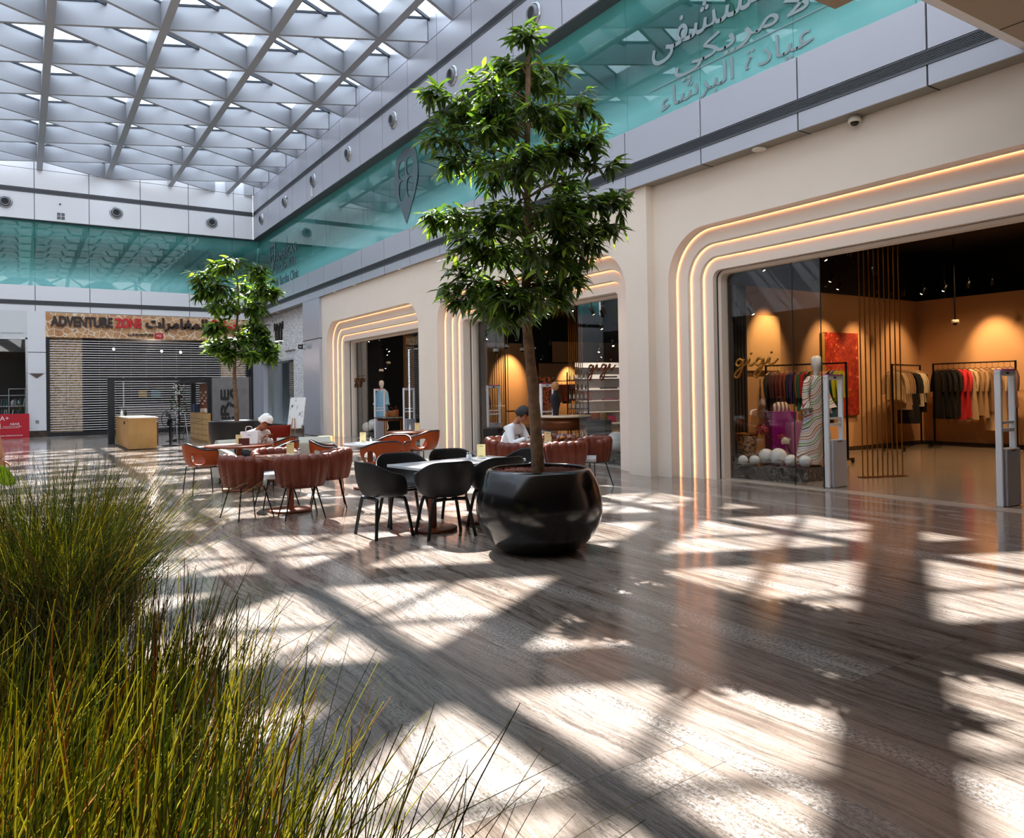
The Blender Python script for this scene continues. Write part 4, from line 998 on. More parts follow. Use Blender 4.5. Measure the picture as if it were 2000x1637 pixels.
# track spots
M_SPOTE = mat('spot_lens', 'fff0d8', emit='ffe2b8', es=30)
def spot():
    t = empty('track_spotlight', label='x', cat='spotlight', group='track spotlights in the shops')
    MB().lathe([(.001, -.09), (.034, -.09), (.034, .07), (.001, .07)], n=14, M=Matrix.Rotation(R(28), 4, 'X')).build('can', M_BLACKM, t); MB().tube([(0, 0, .05), (0, 0, .16)], .01, 6).build('bracket', M_BLACKM, t)
    MB().lathe([(.001, -.093), (.024, -.0925), (.024, -.0905), (.001, -.0905)], n=12, M=Matrix.Rotation(R(28), 4, 'X')).build('lamp', M_SPOTE, t)
    return t
sp, used = spot(), []
LST = [(1573, 565), (1606, 571), (1643, 576), (1680, 580), (1718, 584), (1748, 588), (1768, 590), (1807, 588), (1850, 583), (1896, 577), (1943, 572)]
on = ['first', 'second', 'third', 'fourth', 'fifth', 'sixth', 'seventh', 'eighth', 'ninth', 'tenth', 'eleventh', 'twelfth', 'thirteenth']
for k, (u_, v_) in enumerate(LST):
    d_ = 17.8-.12*abs(k-6); px, py = at(u_, d_); z_ = EYE+(772-v_+(u_-1000)*-.0165*0)*d_/1488
    place(sp, used, (px, min(py, 10.5), z_), rnd.uniform(-1, 1), 'track spotlight in the nearest shop, %s from the window frame side' % on[k])
DOTS = [(1492, 532, 15), (1538, 525, 14.5), (1613, 513, 13.5), (1666, 504, 13), (1629, 556, 16), (1711, 543, 14), (1469, 617, 14)]
for k, (u_, v_, d_) in enumerate(DOTS):
    px, py = at(u_, d_); place(sp, used, (px, min(py, 10.6), EYE+(768-v_)*d_/1488), rnd.uniform(-3, 3), 'black ceiling spotlight in the nearest shop, %s counting from left along the ceiling' % on[k])
DM = [(1077, 612, 16), (1117, 607, 16.5), (1158, 613, 14.8), (1182, 611, 14.5), (1148, 646, 18), (1174, 644, 19), (951, 652, 18), (978, 649, 18.5), (955, 661, 22), (1012, 664, 22), (929, 679, 24), (1045, 688, 24), (1045, 706, 26), (1060, 703, 26), (1075, 674, 21), (1172, 690, 23), (1178, 700, 23), (1198, 677, 18)]
for k, (u_, v_, d_) in enumerate(DM):
    px, py = at(u_, d_); place(sp, used, (px, py, min(4.8, EYE+(769-v_)*d_/1488)), rnd.uniform(-3, 3), 'small ceiling spotlight inside the middle shop, seen as one of its bright points', 'middle shop ceiling spotlights')
DF = [(695, 683, 28), (724, 664, 27), (740, 661, 26.5), (720, 689, 30), (748, 679, 29), (755, 679, 29), (759, 684, 28.5), (755, 691, 29.5), (746, 700, 31), (756, 717, 27)]
for k, (u_, v_, d_) in enumerate(DF):
    px, py = at(u_, d_); place(sp, used, (px, py, min(4.8, EYE+(770-v_)*d_/1488)), rnd.uniform(-3, 3), 'small ceiling spotlight inside the farthest shop, seen as one of its bright points', 'farthest shop ceiling spotlights')
def lamp(loc, target, e, col_=(1, .62, .30), size=R(60), blend=.8, r_=.05):
    d = bpy.data.lights.new('shop_spot', 'SPOT'); d.energy = e; d.color = col_; d.spot_size = size; d.spot_blend = blend; d.shadow_soft_size = r_
    o = bpy.data.objects.new('shop_spot', d); COL.objects.link(o); o.location = loc; o.rotation_euler = (Vector(target)-Vector(loc)).to_track_quat('-Z', 'Y').to_euler()
for a in (((15.5, 10.0, 3.7), (15.6, 11, 2.0), 160), ((16.9, 10.0, 3.7), (16.8, 11, 2.0), 160), ((13.6, 10.2, 3.8), (13.5, 11, 2.2), 180), ((18.4, 9.6, 3.8), (18.6, 11, 2), 120), ((18.6, 9.2, 3.9), (19.6, 9.0, 1.9), 300), ((18.4, 7.6, 3.9), (19.6, 7.4, 2.0), 200),
          ((12.2, 8.2, 4.6), (12.5, 8.2, 0), 420), ((15.5, 7.5, 4.6), (15.5, 7.5, 0), 500), ((12.6, 4.6, 4.6), (12.8, 4.6, 0), 320), ((17.5, 8.6, 4.6), (18, 9.2, 0), 350)): lamp(a[0], a[1], a[2]*(1.4 if a[1][2] else .75), size=R(58) if a[1][2] else R(110))
lamp((10.3, 7.6, 3.4), (10.95, 8.1, 1.1), 60, (1, .85, .7), R(60))
for a in (((18.5, 28.3, 3.8), (18.6, 29.5, 2.2), 500), ((22.0, 28.6, 3.2), (22, 29.5, 1.8), 300), ((14, 19, 4.6), (14, 19, 0), 600), ((17, 24, 4.6), (17, 24, 0), 700), ((12.5, 15, 4.6), (12.5, 15, 0), 400), ((11.5, 23.5, 4.6), (11.8, 24.5, 0), 300), ((17.5, 19, 3.8), (18.6, 20, 1.5), 500)): lamp(a[0], a[1], a[2]*(1.4 if a[1][2] else .75), size=R(58) if a[1][2] else R(110))
# --- things inside the middle shop
def round_display(loc, r_, h, label, m_top, drum=.2):
    t = empty('display_table', loc, 0, label, 'table', 'round display tables')
    MB().lathe([(.001, h-.04), (r_, h-.04), (r_, h), (.001, h)], n=40).build('tabletop', m_top, t); MB().lathe([(.001, h-.04-drum), (r_*.85, h-.04-drum), (r_*.85, h-.04), (.001, h-.04)], n=36).build('drum', M_BRNZ, t)
    for k in range(4): MB().tube([(r_*.6*math.cos(k*PI/2+.5), r_*.6*math.sin(k*PI/2+.5), 0), (r_*.6*math.cos(k*PI/2+.5), r_*.6*math.sin(k*PI/2+.5), h-.04-drum)], .018, 8).build('leg', M_BRASS, t)
px, py = at(1100, 17.2); round_display((px, py, .001), .62, .98, 'round marble display counter with a deep brass drum in the middle shop', mat('cream_marble', 'cdb99e', .3), .28)
t = empty('bust_display', (px-.15, py+.1, .982), .4, 'tan mannequin bust in a dark top on the round counter', 'bust')
loft([(0, 0, 0, .07, .06), (0, 0, .12, .08, .07), (0, 0, .3, .15, .1), (0, 0, .42, .19, .1), (0, 0, .5, .06, .05), (0, 0, .56, .045, .045)], 20).build('torso', mat('dark_knit', '1c1820', .8), t)
MB().sphere((0, 0, .66), (.07, .085, .11), 18, 12).build('head', mat('wood_head', 'b07a48', .4), t)
px, py = at(757, 25.5); round_display((px+.2, py, .001), .65, .75, 'low round display table in the farthest shop', M_DMARB, .08)
for k, (u_, d_, w_, z_, l) in enumerate(((752, 25.4, .22, .30, 'tan leather bag standing first on the far display table'), (762, 25.4, .16, .34, 'tan leather bag with a zigzag front on the far display table'), (744, 25.3, .14, .22, 'copper bag at the edge of the far display table'))):
    px, py = at(u_, d_); t = empty('display_bag', (px+.2, py, .752), -YAW+k, l, 'bag', 'bags on the far display table'); MB().box((-w_/2, -.05, 0), (w_/2, .05, z_*.7), bev=.02).build('bag_body', mat('tan_bag', '9a5a28', .5), t); MB().tube(cr_spline([(-w_/4, 0, z_*.68), (-w_/5, 0, z_), (w_/5, 0, z_), (w_/4, 0, z_*.68)], 4), .008, 6).build('handle', M_BRNZ, t)
px, py = at(1128, 19.2)
t = empty('cosmetics_shelf', (px, py, 0), -YAW, 'narrow open shelf of small pale bottles beside the brass rods', 'shelf')
for s in (-1, 1): MB().box((s*.26-.01, -.12, 0), (s*.26+.01, .12, 2.0)).build('post', M_BLACKM, t)
bt = None; ub = []
for k in range(7):
    MB().box((-.26, -.12, .35+k*.24), (.26, .12, .365+k*.24)).build('shelf', M_BLACKM, t)
M_BOT = mat('bottle_cream', 'e6dccb', .3); M_BOTD = mat('bottle_dark', '43201c', .3)
ordz = ['lowest', 'second-lowest', 'third', 'middle', 'fifth', 'second-highest', 'highest']
for md, nm_ in ((M_BOT, 'pale'), (M_BOTD, 'dark')):
    proto = None
    for k in range(7):
        if (k in (2, 5)) != (md is M_BOTD): continue
        for j in range(5):
            dx = -.2+.1*j; wx = px+dx*math.cos(-YAW)-(-.05)*math.sin(-YAW); wy = py+dx*math.sin(-YAW)+(-.05)*math.cos(-YAW)
            if proto is None: proto = MB().lathe([(.022, 0), (.024, .09), (.01, .105), (.01, .13), (.001, .13)], n=10).build('bottle', md, loc=(wx, wy, .367+k*.24)); o = proto; tag(o, 'x', 'bottle', 'bottles on the %s tier of the narrow shelf' % ordz[k])
            else: o = proto.copy(); COL.objects.link(o); o.location = (wx, wy, .367+k*.24)
            o['group'] = 'bottles on the %s tier of the narrow shelf' % ordz[k]; o['label'] = '%s bottle on the %s tier of the narrow black shelf' % (nm_, ordz[k])
px, py = at(1172, 22.5)
t = empty('wall_shelving', (px, py, 0), -YAW+.3, 'backlit white wall shelving behind the bronze script name', 'shelving')
MB().box((-.75, .1, .5), (.75, .14, 2.35)).build('back_panel', mat('white_back', 'dcd2c8', .5), t)
for k in range(6): MB().box((-.75, -.15, .55+k*.33), (.75, .1, .575+k*.33)).build('shelf', mat('white_shelf', 'e8e0d8', .4), t)
lamp((px-.5, py-1.3, 3.2), (px, py, 1.5), 220, (1, .9, .82), R(80))
for k, (dx, z_, w_, h_, c_, l) in enumerate(((-.5, 1.9, .22, .24, '1a1414', 'black box bag with a round emblem on the white shelving'), (-.45, 1.24, .24, .26, '6a3a24', 'brown bag on the middle white shelf'), (.25, 1.9, .5, .05, '2a2224', 'flat black case on the upper white shelf'), (.25, 1.57, .5, .05, '3a2a2a', 'flat dark case on the next white shelf down'), (.3, 1.24, .45, .05, '7a4a5a', 'flat plum case on the middle white shelf'), (.0, .58, .9, .2, '8a1a3a', 'crimson folded clothes on the lowest white shelf'))):
    a_ = -YAW+.3; X_ = px+dx*math.cos(a_)+.03*math.sin(a_); Y_ = py+dx*math.sin(a_)-.03*math.cos(a_)
    tag(MB().box((-w_/2, -.1, 0), (w_/2, .08, h_), bev=.01).build('shelf_goods', cloth(c_), loc=(X_, Y_, [0, .576, .906, 1.236, 1.566, 1.896][{1.9: 5, 1.57: 4, 1.24: 3, .58: 1}[z_]]), rotz=a_), l, 'goods', 'goods on the white shelving')
px, py = at(1168, 19.3)
tag(MB().box((-.3, -.25, 0), (.3, .25, .78), bev=.006).build('display_plinth', mat('charcoal_plinth', '23252a', .5), loc=(px, py, .001), rotz=-YAW), 'charcoal display plinth carrying orange bags in the middle shop', 'plinth')
for k, (dx, c_, l) in enumerate(((-.12, 'a8501c', 'orange slouchy bag on the charcoal plinth'), (.14, '9a7a3a', 'golden flat bag on the charcoal plinth'))):
    tag(loft([(0, 0, 0, .13, .07), (0, 0, .08, .14, .08), (0, 0, .19, .07, .03)], 16).build('display_bag', cloth(c_), loc=(px+dx, py, .782)), l, 'bag')
px, py = at(1004, 19.5)
tag(MB().box((-.8, -.3, 0), (.8, .3, .62), bev=.01).build('display_bench', mat('dark_bench', '1c1714', .5), loc=(px, py, .001), rotz=-YAW), 'long low dark display bench behind the seated man', 'bench')
px, py = at(1010, 21.5); t = empty('side_table', (px, py, 0), 0, 'small round pedestal table with red flowers deep in the middle shop', 'table')
MB().lathe([(.001, .97), (.32, .97), (.32, 1.0), (.001, 1.0)], n=28).build('tabletop', M_BRNZ, t); MB().lathe([(.2, 0), (.2, .02), (.03, .04), (.03, .97)], n=20).build('pedestal', M_BRNZ, t)
px, py = at(1040, 20.5); t = empty('flower_arrangement', (px+.35, py, 0), 0, 'tall dark red and gold dried arrangement behind the right gate', 'plant'); m = MB()
for k in range(260):
    a = rnd.uniform(0, 6.3); r_ = min(.32, abs(rnd.gauss(0, .2))); z_ = rnd.uniform(.9, 1.9); s = .05; m.add([(r_*math.cos(a), r_*math.sin(a), z_), (r_*math.cos(a)+s, r_*math.sin(a), z_+s*.6), (r_*math.cos(a)+s*.3, r_*math.sin(a)+s, z_+s)], [(0, 1, 2)])
m.build('dried_blooms', mat('dried_gold', '7a4a20', .7, noise=(9, '8a1a20', .3)), t); MB().lathe([(.13, 0), (.18, .5), (.1, .9), (.001, .9)], n=20).build('urn', mat('dark_urn', '1c1612', .4), t)

# ================= back of the hall =================
M_DGREY = mat('anthracite', '1e1e21', .5, .2)
M_STONEBASE = mat('brown_marble', '5a4c40', .2, noise=(6, '3a3029', .6))
def flag_mat():
    g = NT('crazy_paving_print'); v = g.tc.outputs['Object']
    vo = g.n('ShaderNodeTexVoronoi', ins={'Vector': v, 'Scale': 3.4}, feature='DISTANCE_TO_EDGE'); vc = g.n('ShaderNodeTexVoronoi', ins={'Vector': v, 'Scale': 3.4})
    n = g.n('ShaderNodeTexNoise', ins={'Vector': v, 'Scale': 9, 'Detail': 5}).outputs['Fac']
    tone = g.ramp(n, [(.3, 'b87a4a'), (.7, 'e0ae78')]); tone = g.mix(.35, tone, g.ramp(g.n('ShaderNodeSeparateColor', ins={0: vc.outputs['Color']}).outputs[0], [(0, '9a5c30'), (1, 'e8c090')]))
    g.link(g.mix(g.ramp(vo.outputs['Distance'], [(.025, 1), (.045, 0)]), tone, 'efe2cc'), g.b.inputs['Base Color']); g.b.inputs['Roughness'].default_value = .5; return g.m
def rubble_mat(name, c1, c2, c3, sc):
    g = NT(name); v = g.tc.outputs['Object']
    wn = g.n('ShaderNodeTexNoise', ins={'Vector': v, 'Scale': 3}).outputs['Color']; vv = g.n('ShaderNodeVectorMath', operation='MULTIPLY_ADD', ins={0: wn, 1: (.12, .12, .12), 2: v}).outputs[0]
    vo = g.n('ShaderNodeTexVoronoi', ins={'Vector': g.map(vv, (sc, sc, sc*2.2)), 'Scale': 1}, feature='DISTANCE_TO_EDGE'); n = g.n('ShaderNodeTexNoise', ins={'Vector': v, 'Scale': 7, 'Detail': 6}).outputs['Fac']
    g.link(g.mix(g.ramp(vo.outputs['Distance'], [(.02, 1), (.06, 0)]), g.ramp(n, [(.3, c1), (.7, c2)]), c3), g.b.inputs['Base Color']); g.b.inputs['Roughness'].default_value = .8; g.bump(vo.outputs['Distance'], .5, .04); return g.m
M_RUB = rubble_mat('stacked_stone', 'b08c62', 'd8c09a', '8a6a48', 3.5)
M_WBRICK = rubble_mat('whitewashed_brick', 'd9d7d6', 'efeeee', '9a9796', 4.2)
# metal-clad column with triangular wall light
col = MB().box((.17, D, .26), (.80, D+.5, Z1)).build('wall_back_column', M_PANEL_LIT); tag(col, kind='structure')
MB().box((.165, D-.003, 3.44), (.805, D+.01, 3.465)).build('panel_joint', M_SEAM, col); MB().box((.165, D-.003, 2.585), (.805, D+.01, 2.595)).build('panel_joint', M_SEAM, col)
tag(MB().box((XL, D-.01, 0), (.17, D+.3, .02)).box((.16, D-.012, 0), (.81, D+.5, .26)).build('baseboard_back', M_STONEBASE), kind='structure')
tag(MB().add([(.24, D-.03, 2.58), (.72, D-.03, 2.58), (.48, D-.03, 2.40), (.24, D, 2.58), (.72, D, 2.58), (.48, D, 2.40)], [(0, 1, 2), (3, 5, 4), (0, 3, 4, 1), (1, 4, 5, 2), (2, 5, 3, 0)]).build('wall_light', mat('dark_bronze', '5a4c48', .4, .3)), 'dark triangular wall light on the silver column beside the stone-fronted shop', 'wall light')
tag(MB().box((-.06, -.01, -.06), (.06, .012, .06)).build('floor_socket', M_CHROME, loc=(.48, D-.012, .62)), 'small steel socket plate low on the silver column', 'socket')
# book shop on the far left
w = MB(); w.box((XL, D+.0, 4.02), (.17, D+.2, Z1)); w.box((XL, D+.0, 0), (-6.5, D+.2, 4.02)); tag(w.build('wall_back_fascia', M_WHITE), kind='structure')
text_obj('learning through play since school', mat('faint_grey', '9a9a9a', .6), 'lettering', (-.55, D-.01, 4.22), (1, 0, 0), (0, 0, 1), width=1.15, height=.07, depth=.006)
tag(bpy.data.objects['lettering'], 'tiny grey line of lettering on the white fascia at the far left', 'sign')
o = tag(MB().box((-6.5, D+.1, .02), (.12, D+.112, 4.0)).build('window_20', M_GLASS), kind='structure')
m = MB(); m.box((.10, D-.005, .02), (.17, D+.15, 4.04)); m.box((-6.5, D-.005, 3.97), (.17, D+.15, 4.04)); m.box((-1.6, D+.0, .02), (-1.54, D+.12, 4.0)); m.build('window_frame', M_CHROME, o)
w = MB(); w.box((-6.5, D+4.5, 0), (.8, D+4.6, 4.1)); w.box((.75, D+.5, 0), (.8, D+4.5, 4.1)); w.box((-6.5, D+.3, 4.05), (.8, D+4.5, 4.1)); w.box((-6.5, D+.3, 0), (-6.4, D+4.5, 4.1)); tag(w.build('wall_bookshop', mat('bookshop_wall', '6e6a66', .7)), kind='structure')
tag(MB().box((-6.5, D+.2, -.05), (9.3, D+5, .0)).build('floor_back_shops', mat('dark_floor', '3a3532', .4)), kind='structure')
t = empty('bookcase', (-.55, D+1.1, 0), 0, 'white open bookcase inside the shop at the far left', 'bookcase')
for x in (-.9, .05, .62): MB().box((x, -.15, 0), (x+.03, .15, 2.0 if x > 0 else 1.85)).build('side_panel', M_WHITE, t)
for k, z in enumerate((.35, .8, 1.25, 1.7, 1.97)): MB().box((-.9 if z < 1.9 else .05, -.15, z), (.64, .15, z+.03)).build('shelf', M_WHITE, t)
rb = random.Random(3); bp_ = MB().box((-.0, -.1, 0), (.035, .08, .30)).build('book', cloth('2c6a72')); tag(bp_, 'x', 'book'); bks = [bp_]
shn = {.38: 'lower', .83: 'middle', 1.28: 'upper'}
cols_ = [('2c6a72', 'teal'), ('d8d8d4', 'white'), ('25304a', 'navy'), ('7a8a8c', 'grey'), ('3a7a5a', 'green')]
bproto = {}
for z in (.38, .83, 1.28):
    for k in range(14):
        c, cn = cols_[rb.randrange(5)]
        if c not in bproto: bproto[c] = MB().box((0, -.1, 0), (.035, .08, .30)).build('book', cloth(c)); o = bproto[c]
        else: o = bproto[c].copy(); COL.objects.link(o)
        o.location = (-1.38+k*.1+(.0 if k < 9 else .08), D+1.1, z+.002); o.rotation_euler = (0, R(8 if k % 4 else 0), 0); tag(o, '%s book on the %s shelf of the white bookcase' % (cn, shn[z]), 'book', '%s books on the %s shelf' % (cn, shn[z]))
bpy.data.objects.remove(bp_)
t = empty('red_banner', (-.35, D-.25, 0), 0, 'red floor-standing banner board with white writing in front of the bookshop', 'banner')
M_RED = mat('banner_red', 'c00f26', .45); M_WPR = mat('white_print', 'f0eeec', .5)
MB().box((-1.3, -.02, .0), (.56, .03, .97)).build('board', M_RED, t)
text_obj('A+', M_WPR, 'lettering', (-.62, D-.275, .80), (1, 0, 0), (0, 0, 1), height=.17, depth=.006, parent=None)
def childtext(body, m_, par, org, x_, u_, **kw):
    o = text_obj(body, m_, kw.pop('name', 'lettering'), org, x_, u_, **kw)
    o.parent = par; o.matrix_parent_inverse = par.matrix_world.inverted() if False else Matrix.LocRotScale(par.location, par.rotation_euler, None).inverted(); return o
bpy.data.objects.remove(bpy.data.objects['lettering.001'])
for s_t, px, pz, h_ in (('A+', -.62, .80, .17), ('ABAR', -.28, .57, .09), ('Changing lives through Math', -.36, .47, .05), ('www.mathnasium.ae', -.42, .12, .05)):
    childtext('AбAЯ' if False else s_t, M_WPR, t, (px, D-.275, pz), (1, 0, 0), (0, 0, 1), height=h_ if s_t != 'www.mathnasium.ae' else None, width=None if s_t != 'www.mathnasium.ae' else .8, depth=.006)
MB().box((-.8+.0, -.028, .41), (.22, -.02, .42)).box((.21, -.028, .41), (.22, -.02, .52)).build('printed_box', M_WPR, t)
# adventure shop: sign, shutter, stone piers
sg = tag(MB().box((.80, D-.04, 4.08), (8.88, D+.15, 5.09)).build('shop_sign_board', flag_mat()), 'wide crazy-paving sign board across the shuttered shop', 'sign')
M_LBR = mat('sign_brown', '2b140c', .4); M_LRD = mat('sign_red', 'c8141c', .4)
X_, U_ = (1, 0, 0), (0, 0, 1)
for nm, body, m_, org, w_, h_, lb, bo in (
    ('sign_lettering', 'ADVENTURE', M_LBR, (2.10, D-.055, 4.74), 2.22, .40, 'dark brown Latin word on the crazy-paving sign board', .026),
    ('sign_lettering', 'ZONE', M_LRD, (3.82, D-.055, 4.74), .98, .38, 'red Latin word on the crazy-paving sign board', .026),
    ('sign_lettering', '\ufe95\ufe8d\ufeae\ufee3\ufe8e\ufed0\ufee4\ufedf\ufe8d', M_LBR, (5.76, D-.055, 4.72), 2.5, .56, 'dark brown Arabic word on the crazy-paving sign board', .03),
    ('sign_lettering', '\ufe94\ufed8\ufec4\ufee8\ufee3', M_LRD, (7.88, D-.055, 4.73), 1.4, .5, 'red Arabic word on the sign board, half behind the small tree', .03),
    ('sign_lettering', 'by ADVENTURE', M_LBR, (4.30, D-.055, 4.24), 1.0, .13, 'small dark brown line under the big sign words', .004)):
    o = text_obj(body, m_, nm, org, X_, U_, width=w_, height=h_, depth=.07 if h_ > .2 else .03, bold=bo); tag(o, lb, 'sign lettering')
t = empty('sign_badge', (5.02, D-.06, 4.23), 0, 'small red square badge with white HQ on the sign board', 'sign')
MB().box((-.17, 0, -.12), (.17, .03, .12)).build('badge', M_LRD, t); childtext('HQ', M_WPR, t, (5.02, D-.064, 4.23), X_, U_, height=.11, depth=.01)
w = MB(); w.box((.95, D+.35, 0), (2.1, D+.75, 4.2)); w.box((7.75, D+.35, 0), (8.75, D+.75, 4.2)); tag(w.build('wall_stone_pier', M_RUB), kind='structure')
w = MB(); w.box((.8, D+4.8, 0), (8.9, D+4.9, 4.2)); w.box((.8, D+.2, 4.12), (8.9, D+4.9, 4.2)); w.box((8.85, D+.2, 0), (8.9, D+4.8, 4.2)); tag(w.build('wall_adventure_shop', mat('dim_shop', '161312', .8)), kind='structure')
t = empty('roller_shutter', (.87, D+.06, 0), 0, 'closed see-through roller shutter of thin pale slats across the shop', 'shutter')
m = MB(); n_s = 38
for k in range(n_s): m.box((.03, -.008, .22+k*.1005), (7.9, .008, +.22+k*.1005+.026))
m.build('slat', mat('shutter_slat', 'f2f1ef', .35, .1), t)
m = MB()
for k in range(14): m.box((.03+k*.604, .01, .15), (.045+k*.604, .02, 4.05))
m.build('link_strap', mat('strap_clear', '55524f', .4, .5), t)
MB().box((0, -.04, 0), (7.93, .04, .16)).build('bottom_bar', M_DGREY, t); MB().box((-.05, -.06, 0), (.05, .06, 4.08)).build('guide_rail', M_DGREY, t); MB().box((7.86, -.06, 0), (7.98, .06, 4.08)).build('guide_rail', M_DGREY, t)
MB().box((2.75, -.045, .06), (3.05, -.041, .12)).build('lock_label', M_WPR, t)
M_LAMPW = mat('cool_lamp', 'ffffff', emit='fff4e6', es=30)
for k, (x, z, l) in enumerate(((3.4, 3.72, 'bright ceiling lamp behind the shutter, nearest the left stone pier'), (5.35, 3.65, 'bright ceiling lamp in the middle behind the shutter'), (6.15, 3.62, 'bright ceiling lamp behind the shutter towards the small tree'))):
    t = empty('ceiling_lamp', (x, D+1.6, z), 0, l, 'lamp', 'lamps behind the shutter'); MB().sphere((0, 0, 0), .05, 14, 10).build('bulb', M_LAMPW, t); MB().tube([(0, 0, .04), (0, 0, 4.13-z)], .01, 6).build('stem', M_BLACKM, t)
lp = bpy.data.lights.new('shop_lamp', 'POINT'); lp.energy = 90; lp.color = (1, .8, .65); lp.shadow_soft_size = .2; o = bpy.data.objects.new('shop_lamp', lp); COL.objects.link(o); o.location = (5, D+2.2, 3.4)
for k, (x, z, w_, h_, c, l) in enumerate(((4.3, 2.35, .55, .16, 'c01828', 'red lit counter sign inside the shuttered shop, left one of two'), (5.2, 2.35, .55, .16, 'c01828', 'red lit counter sign inside the shuttered shop, right one of two'), (4.6, 1.7, .35, .35, 'b08a20', 'yellow notice inside the shuttered shop'), (5.15, 1.7, .4, .35, '4a7a80', 'teal notice inside the shuttered shop'))):
    tag(MB().box((-w_/2, 0, -h_/2), (w_/2, .04, h_/2)).build('interior_sign', cloth(c), loc=(x, D+2.0, z)), l, 'sign')
t = empty('shop_counter', (4.9, D+2.1, 0), 0, 'pale reception counter behind the shutter', 'counter'); MB().box((-1.2, 0, 0), (1.2, .6, 1.1)).build('counter_body', mat('counter_pale', '8a8078', .6), t); MB().box((-1.25, -.05, 1.1), (1.25, .65, 1.15)).build('worktop', M_WHITE, t)
for x in (-1.1, 1.1): MB().box((x, .02, 1.15), (x+.05, .07, 2.45)).build('sign_post', M_WHITE, t)
# corner and the whitewashed shop on the right, far end
w = MB(); w.box((8.88, D-.02, 0), (9.02, D+.3, Z1)); tag(w.build('wall_corner_post', M_DGREY), kind='structure')
w = MB(); w.box((9.40, 36.35, 0), (9.75, D+.6, 3.95)); w.box((9.02, D+.1, 0), (9.75, D+.6, Z1)); w.box((9.38, 31.9, 3.02), (9.55, 36.35, 3.12)); tag(w.build('wall_corner_cladding', M_PANEL), kind='structure')
w = MB(); w.box((9.50, 31.95, 3.1), (9.75, D+.5, Z1)); w.box((9.50, 29.4, 0), (9.75, 31.95, Z1)); tag(w.build('wall_right_brick', M_WBRICK), kind='structure')
tag(MB().box((9.42, 29.4, 0), (9.52, 31.95, .3)).box((9.42, 31.95, 0), (9.75, D+.1, .26)).build('baseboard_right', M_STONEBASE), kind='structure')
w = MB(); w.box((9.44, 29.42, .3), (9.51, 30.15, 3.9)); tag(w.build('wall_right_stone_strip', rubble_mat('split_stone', 'a8a29c', 'd2ceca', '5a5450', 3.0)), kind='structure')
w = MB(); w.box((XA-.10, 27.45, .02), (9.9, 29.4, Z1)); cg = w.build('wall_right_column', M_PANEL); tag(cg, kind='structure')
MB().box((XA-.105, 27.44, 3.60), (9.6, 29.41, 3.63)).build('panel_joint', M_SEAM, cg)
o = tag(MB().box((9.72, 31.95, .26), (9.732, 36.4, 3.05)).build('window_21', M_GLASS), kind='structure')
m = MB(); m.box((9.6, 36.3, .26), (9.74, 36.36, 3.05)).box((9.68, 31.95, .26), (9.74, 31.99, 3.05)); m.build('window_frame', M_CHROME, o)
w = MB(); w.box((11.2, 31.9, 0), (11.3, D+.5, 3.4)); w.box((9.75, 31.8, 0), (11.3, 31.9, 3.4)); w.box((9.75, D+.4, 0), (11.3, D+.5, 3.4)); w.box((9.75, 31.8, 3.3), (11.3, D+.5, 3.4)); tag(w.build('wall_right_shop_room', mat('blue_grey_room', '4a5458', .7)), kind='structure')
t = empty('roller_blind', (9.86, 33.0, .3), 0, 'dark slatted blind inside the window of the whitewashed shop', 'blind'); m = MB()
for k in range(34): m.box((0, -.9, k*.08), (.02, .9, k*.08+.045))
m.build('slat', mat('blind_olive', '6a6650', .5), t); MB().box((.0, -.9, 2.7), (.05, .9, 2.76)).build('head_box', M_DGREY, t)
def on_right(body, m_, y, z, w_, h_, label, x=9.49, **kw):
    o = text_obj(body, m_, 'wall_lettering', (x, y, z), (0, -1, 0), (0, 0, 1), width=w_, height=h_, depth=.05, **kw); tag(o, label, 'sign'); return o
on_right("'00'", M_BLACK, 34.0, 4.28, 1.35, .95, 'large black digits with quote marks on the whitewashed brick wall', bold=.004)
on_right('coming soon', mat('faint_dark', '7a7a7a', .6), 32.3, 3.42, 1.3, .1, 'faint small line of lettering above the window of the whitewashed shop')
t = empty('exit_sign', (9.0, 29.1, 3.30), 0, 'small black exit sign with white arrow and running figure by the grey column', 'sign')
MB().box((-.16, -.02, 0), (.16, .02, .17)).build('sign_box', M_BLACK, t)
MB().add([(-.13, -.022, .085), (-.09, -.022, .12), (-.09, -.022, .05)], [(0, 2, 1)]).box((-.09, -.022, .075), (-.03, -.0215, .095)).build('arrow', M_WPR, t)
MB().box((.02, -.023, .02), (.13, -.021, .15)).build('pictogram_field', M_WPR, t); MB().tube([(.09, -.025, .125), (.075, -.025, .08), (.05, -.025, .04)], .007, 5).tube([(.075, -.025, .08), (.1, -.025, .04)], .006, 5).tube([(.055, -.025, .1), (.1, -.025, .095)], .005, 5).build('running_figure', M_BLACK, t)
MB().box((-.02, -.01, .17), (.02, .01, .21)).box((.1, -.01, .2), (.5, .01, .24)).build('bracket', M_CHROME, t)
